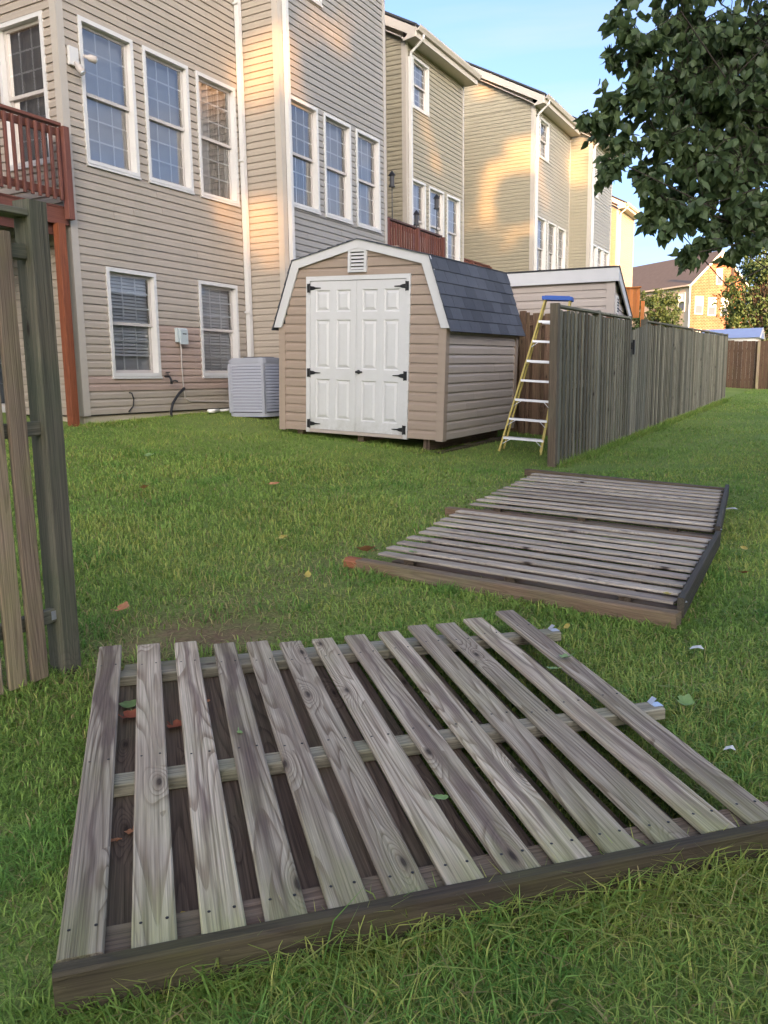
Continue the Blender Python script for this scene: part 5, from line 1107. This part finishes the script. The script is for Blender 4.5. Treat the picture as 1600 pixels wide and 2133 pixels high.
mid = base + np.stack([lx * height * 0.35, ly * height * 0.35, height * 0.62], -1)
tip = base + np.stack([lx * height * 1.0, ly * height * 1.0, height * np.maximum(0.35, 1.05 - 0.35 * lean)], -1)
clump = (vnoise(X, Y, 3.3, 9) > 0.78) & (D < 9) & ~inA & ~inB
g_d = np.array([0.145, 0.265, 0.045]); g_l = np.array([0.39, 0.53, 0.115]); g_y = np.array([0.60, 0.56, 0.15]); g_b = np.array([0.47, 0.39, 0.165])
f = np.clip(0.25 + 0.5 * n1 + 0.35 * (n3 - 0.5) + rng.normal(0, 0.27, N), 0, 1)[:, None]
col = g_d * (1 - f) + g_l * f
yel = np.clip((n2 * 0.6 + n1 * 0.5 + np.clip((X + 1.6) * 0.10, 0, 0.30) + np.where(near_front, 0.16, 0.0) - 0.40) * 1.5, 0, 0.8) * np.where(D < 10, 1.0, 0.7)
col = np.where(clump[:, None], col * np.array([0.78, 0.92, 0.9]), col)
isy = (rng.random(N) < yel)[:, None]; fy = (rng.random(N) * 0.8)[:, None]
col = np.where(isy, col * (1 - fy) + g_y * fy, col)
isb = (rng.random(N) < 0.095 + 0.5 * dirt_mask(X, Y) + 0.09 * (n3 > 0.75))[:, None]; col = np.where(isb, g_b * (0.6 + 0.6 * rng.random((N, 1))), col)
flatb = isb & (rng.random((N, 1)) < 0.7); tip = np.where(flatb, base + np.stack([lx * height * 1.6, ly * height * 1.6, height * 0.45], -1), tip); mid = np.where(flatb, base + np.stack([lx * height * 0.7, ly * height * 0.7, height * 0.38], -1), mid)
def build_grass(sel, name, label, three):
    b, s, m_, t_, c = base[sel], side[sel], mid[sel], tip[sel], col[sel]; n = len(b); k = np.arange(n)[:, None, None]
    if three:
        V = np.stack([b - s, b + s, m_ - s * 0.85, m_ + s * 0.85, t_], 1); T = np.array([[0, 1, 3], [0, 3, 2], [2, 3, 4]])[None] + k * 5; q_ = 5
        cc = np.stack([c * 0.8, c * 0.8, c, c, c * 1.12], 1)
    else:
        V = np.stack([b - s, b + s, t_], 1); T = np.array([[0, 1, 2]])[None] + k * 3; q_ = 3; cc = np.stack([c * 0.85, c * 0.85, c * 1.1], 1)
    cc = np.concatenate([cc, np.ones((n, q_, 1))], 2).reshape(-1, 4)
    o = tri_mesh(name, V.reshape(-1, 3), T.reshape(-1, 3), 'grass_blade', None, color=cc); tag(o, label, 'grass', kind='stuff')
build_grass(k2 & (D < 9), 'grass', 'mown green and straw coloured grass of the near lawn', True)
build_grass(k2 & (D >= 9), 'grass', 'mown green grass of the far lawn along the fence', False)

# ------------------------------------------------------------------ fallen leaves and litter
def leaf_thing(label, x, y, z, size, mat, rz, kind='oval', tilt=0.25, cat='leaf'):
    n = 14; out = []
    for k in range(n):
        a = 2 * math.pi * k / n
        if kind == 'maple': r = size * (0.5 + 0.5 * abs(math.cos(2.5 * a)) ** 0.7) * (0.85 if math.cos(a) < -0.5 else 1)
        else: r = size * (0.62 + 0.38 * abs(math.cos(a)) ** 1.4) * (0.9 + 0.15 * random.random())
        out.append((r * math.cos(a), r * math.sin(a) * (1 if kind == 'maple' else 0.8)))
    vs = [(0, 0, 0.004)] + [(p, q_, size * (0.45 * abs(q_ / size) + 0.3 * (p / size) ** 2) + random.uniform(0, 0.15) * size) for p, q_ in out]
    fs = [(0, i + 1, (i + 1) % n + 1) for i in range(n)]
    st_ = MB(); st_.tube([(-size * 0.6, 0, 0.003), (-size * 1.1, size * 0.1, 0.01), (-size * 1.5, size * 0.25, 0.012)], 0.0016, 4)
    b0 = len(vs); vs += st_.v; fs += [tuple(b0 + i for i in q_) for q_ in st_.f]
    me = bpy.data.meshes.new('leaf'); me.from_pydata(vs, [], fs); me.polygons.foreach_set('use_smooth', [True] * len(me.polygons))
    a = me.attributes.new('tone', 'FLOAT', 'POINT'); a.data.foreach_set('value', [random.random() for _ in vs])
    o = link('fallen_leaf', me, M[mat]); o.location = (x, y, z); o.rotation_euler = (random.uniform(-tilt, tilt) + tilt * 0.8, random.uniform(-tilt, tilt), rz)
    return tag(o, label, cat, 'fallen leaves')
def onground(px, py, h=0.0):
    d = at(px, py, 1.0) - Vector((0, 0, EYE)); tt = 1.0
    for _ in range(40):
        p = Vector((0, 0, EYE)) + d * tt; e = p.z - (g1(p.x, p.y) + h); tt += e / max(0.05, -d.z + 0.02)
    return Vector((0, 0, EYE)) + d * tt
for lab, px, py, s, mt, kd, h in (
    ('salmon orange crumpled leaf on the grass by the lying post end', 765, 1150, 0.085, 'leaf_orange', 'oval', 0.07),
    ('orange leaf on the grass in the middle of the lawn', 302, 1018, 0.065, 'leaf_orange', 'oval', 0.055),
    ('tan leaf on the grass close to the thick green post', 256, 1271, 0.045, 'leaf_orange', 'maple', 0.055),
    ('pale green leaf on the lawn nearest the house', 312, 951, 0.07, 'leaf_green', 'oval', 0.055),
    ('small brown leaf on the lawn below the shed doors', 572, 1010, 0.05, 'leaf_orange', 'oval', 0.05),
    ('yellow leaf standing on the lawn left of the lying post', 592, 1122, 0.045, 'leaf_yellow', 'oval', 0.055),
    ('small golden leaf on the grass above the foreground panel', 640, 1200, 0.034, 'leaf_yellow', 'oval', 0.055),
    ('yellow leaf on the grass between the fallen panels at right', 1180, 1307, 0.022, 'leaf_yellow', 'oval', 0.05),
    ('rust coloured leaf on the grass right of the fallen sections', 1468, 1160, 0.05, 'leaf_red', 'oval', 0.055),
    ('small rust leaf on the lawn at the right edge', 1548, 1195, 0.030, 'leaf_red', 'oval', 0.055),
    ('dark green leaf on the grass right of the foreground panel', 1425, 1465, 0.035, 'leaf_green', 'maple', 0.055),
    ('dull yellow leaf on the lawn by the far right panel edge', 1550, 1145, 0.035, 'leaf_yellow', 'oval', 0.055)):
    p = onground(px, py, h); leaf_thing(lab, p.x, p.y, p.z, s, mt, random.uniform(0, 6.28), kd)
for lab, px, py, s, mt, kd, h in (
    ('green maple leaf between the first two boards of the foreground panel', 268, 1474, 0.036, 'leaf_green', 'maple', 0.054),
    ('red brown leaf below the green maple leaf in the panel gap', 268, 1497, 0.038, 'leaf_red', 'maple', 0.054),
    ('red brown maple leaf between the second and third boards', 368, 1516, 0.036, 'leaf_red', 'maple', 0.054),
    ('small rust leaf in the gap beside the third board top', 430, 1463, 0.015, 'leaf_orange', 'oval', 0.054),
    ('small orange leaf leaning on the first board edge', 234, 1754, 0.018, 'leaf_orange', 'oval', 0.054),
    ('small brown leaf in the first gap above the beam', 274, 1735, 0.018, 'leaf_orange', 'maple', 0.054),
    ('golden leaf at the foot of the gap beside the second board', 378, 1920, 0.022, 'leaf_yellow', 'oval', 0.062),
    ('round green leaf on the seventh board of the panel', 918, 1665, 0.020, 'leaf_green', 'oval', 0.113),
    ('tiny green leaf on the fourth board of the panel', 500, 1528, 0.014, 'leaf_green', 'oval', 0.113),
    ('pale green leaf on the last board of the panel', 1180, 1372, 0.030, 'leaf_green', 'maple', 0.118),
    ('small green leaf between the last two boards of the panel', 1150, 1395, 0.022, 'leaf_green', 'oval', 0.118),
    ('small green leaf lying on the nearer fallen section', 860, 1152, 0.030, 'leaf_green', 'oval', 0.115),
    ('pale leaf near the right end of the nearer fallen section', 1390, 1240, 0.030, 'leaf_yellow', 'oval', 0.115)):
    p = onground(px, py, h); leaf_thing(lab, p.x, p.y, p.z, s, mt, random.uniform(0, 6.28), kd, 0.12)
for lab, px, py, s in (('white paper scrap on the grass right of the panels', 1452, 1352, 0.028), ('white paper scrap on the grass by the far panel corner', 1524, 1061, 0.05), ('pale scrap on the grass at the right edge', 1520, 1563, 0.018)):
    p = onground(px, py, 0.05); m = MB()
    m.add([(-s, -s * 0.5, 0), (s * 0.2, -s * 0.7, 0.012), (s, 0, 0.003), (s * 0.4, s * 0.6, 0.014), (-s * 0.7, s * 0.5, 0.006), (0, 0, 0.008)], [(5, 0, 1), (5, 1, 2), (5, 2, 3), (5, 3, 4), (5, 4, 0)])
    o = m.build('paper_scrap', 'paper'); o.location = p; tag(o, lab, 'litter', 'paper scraps on the grass')
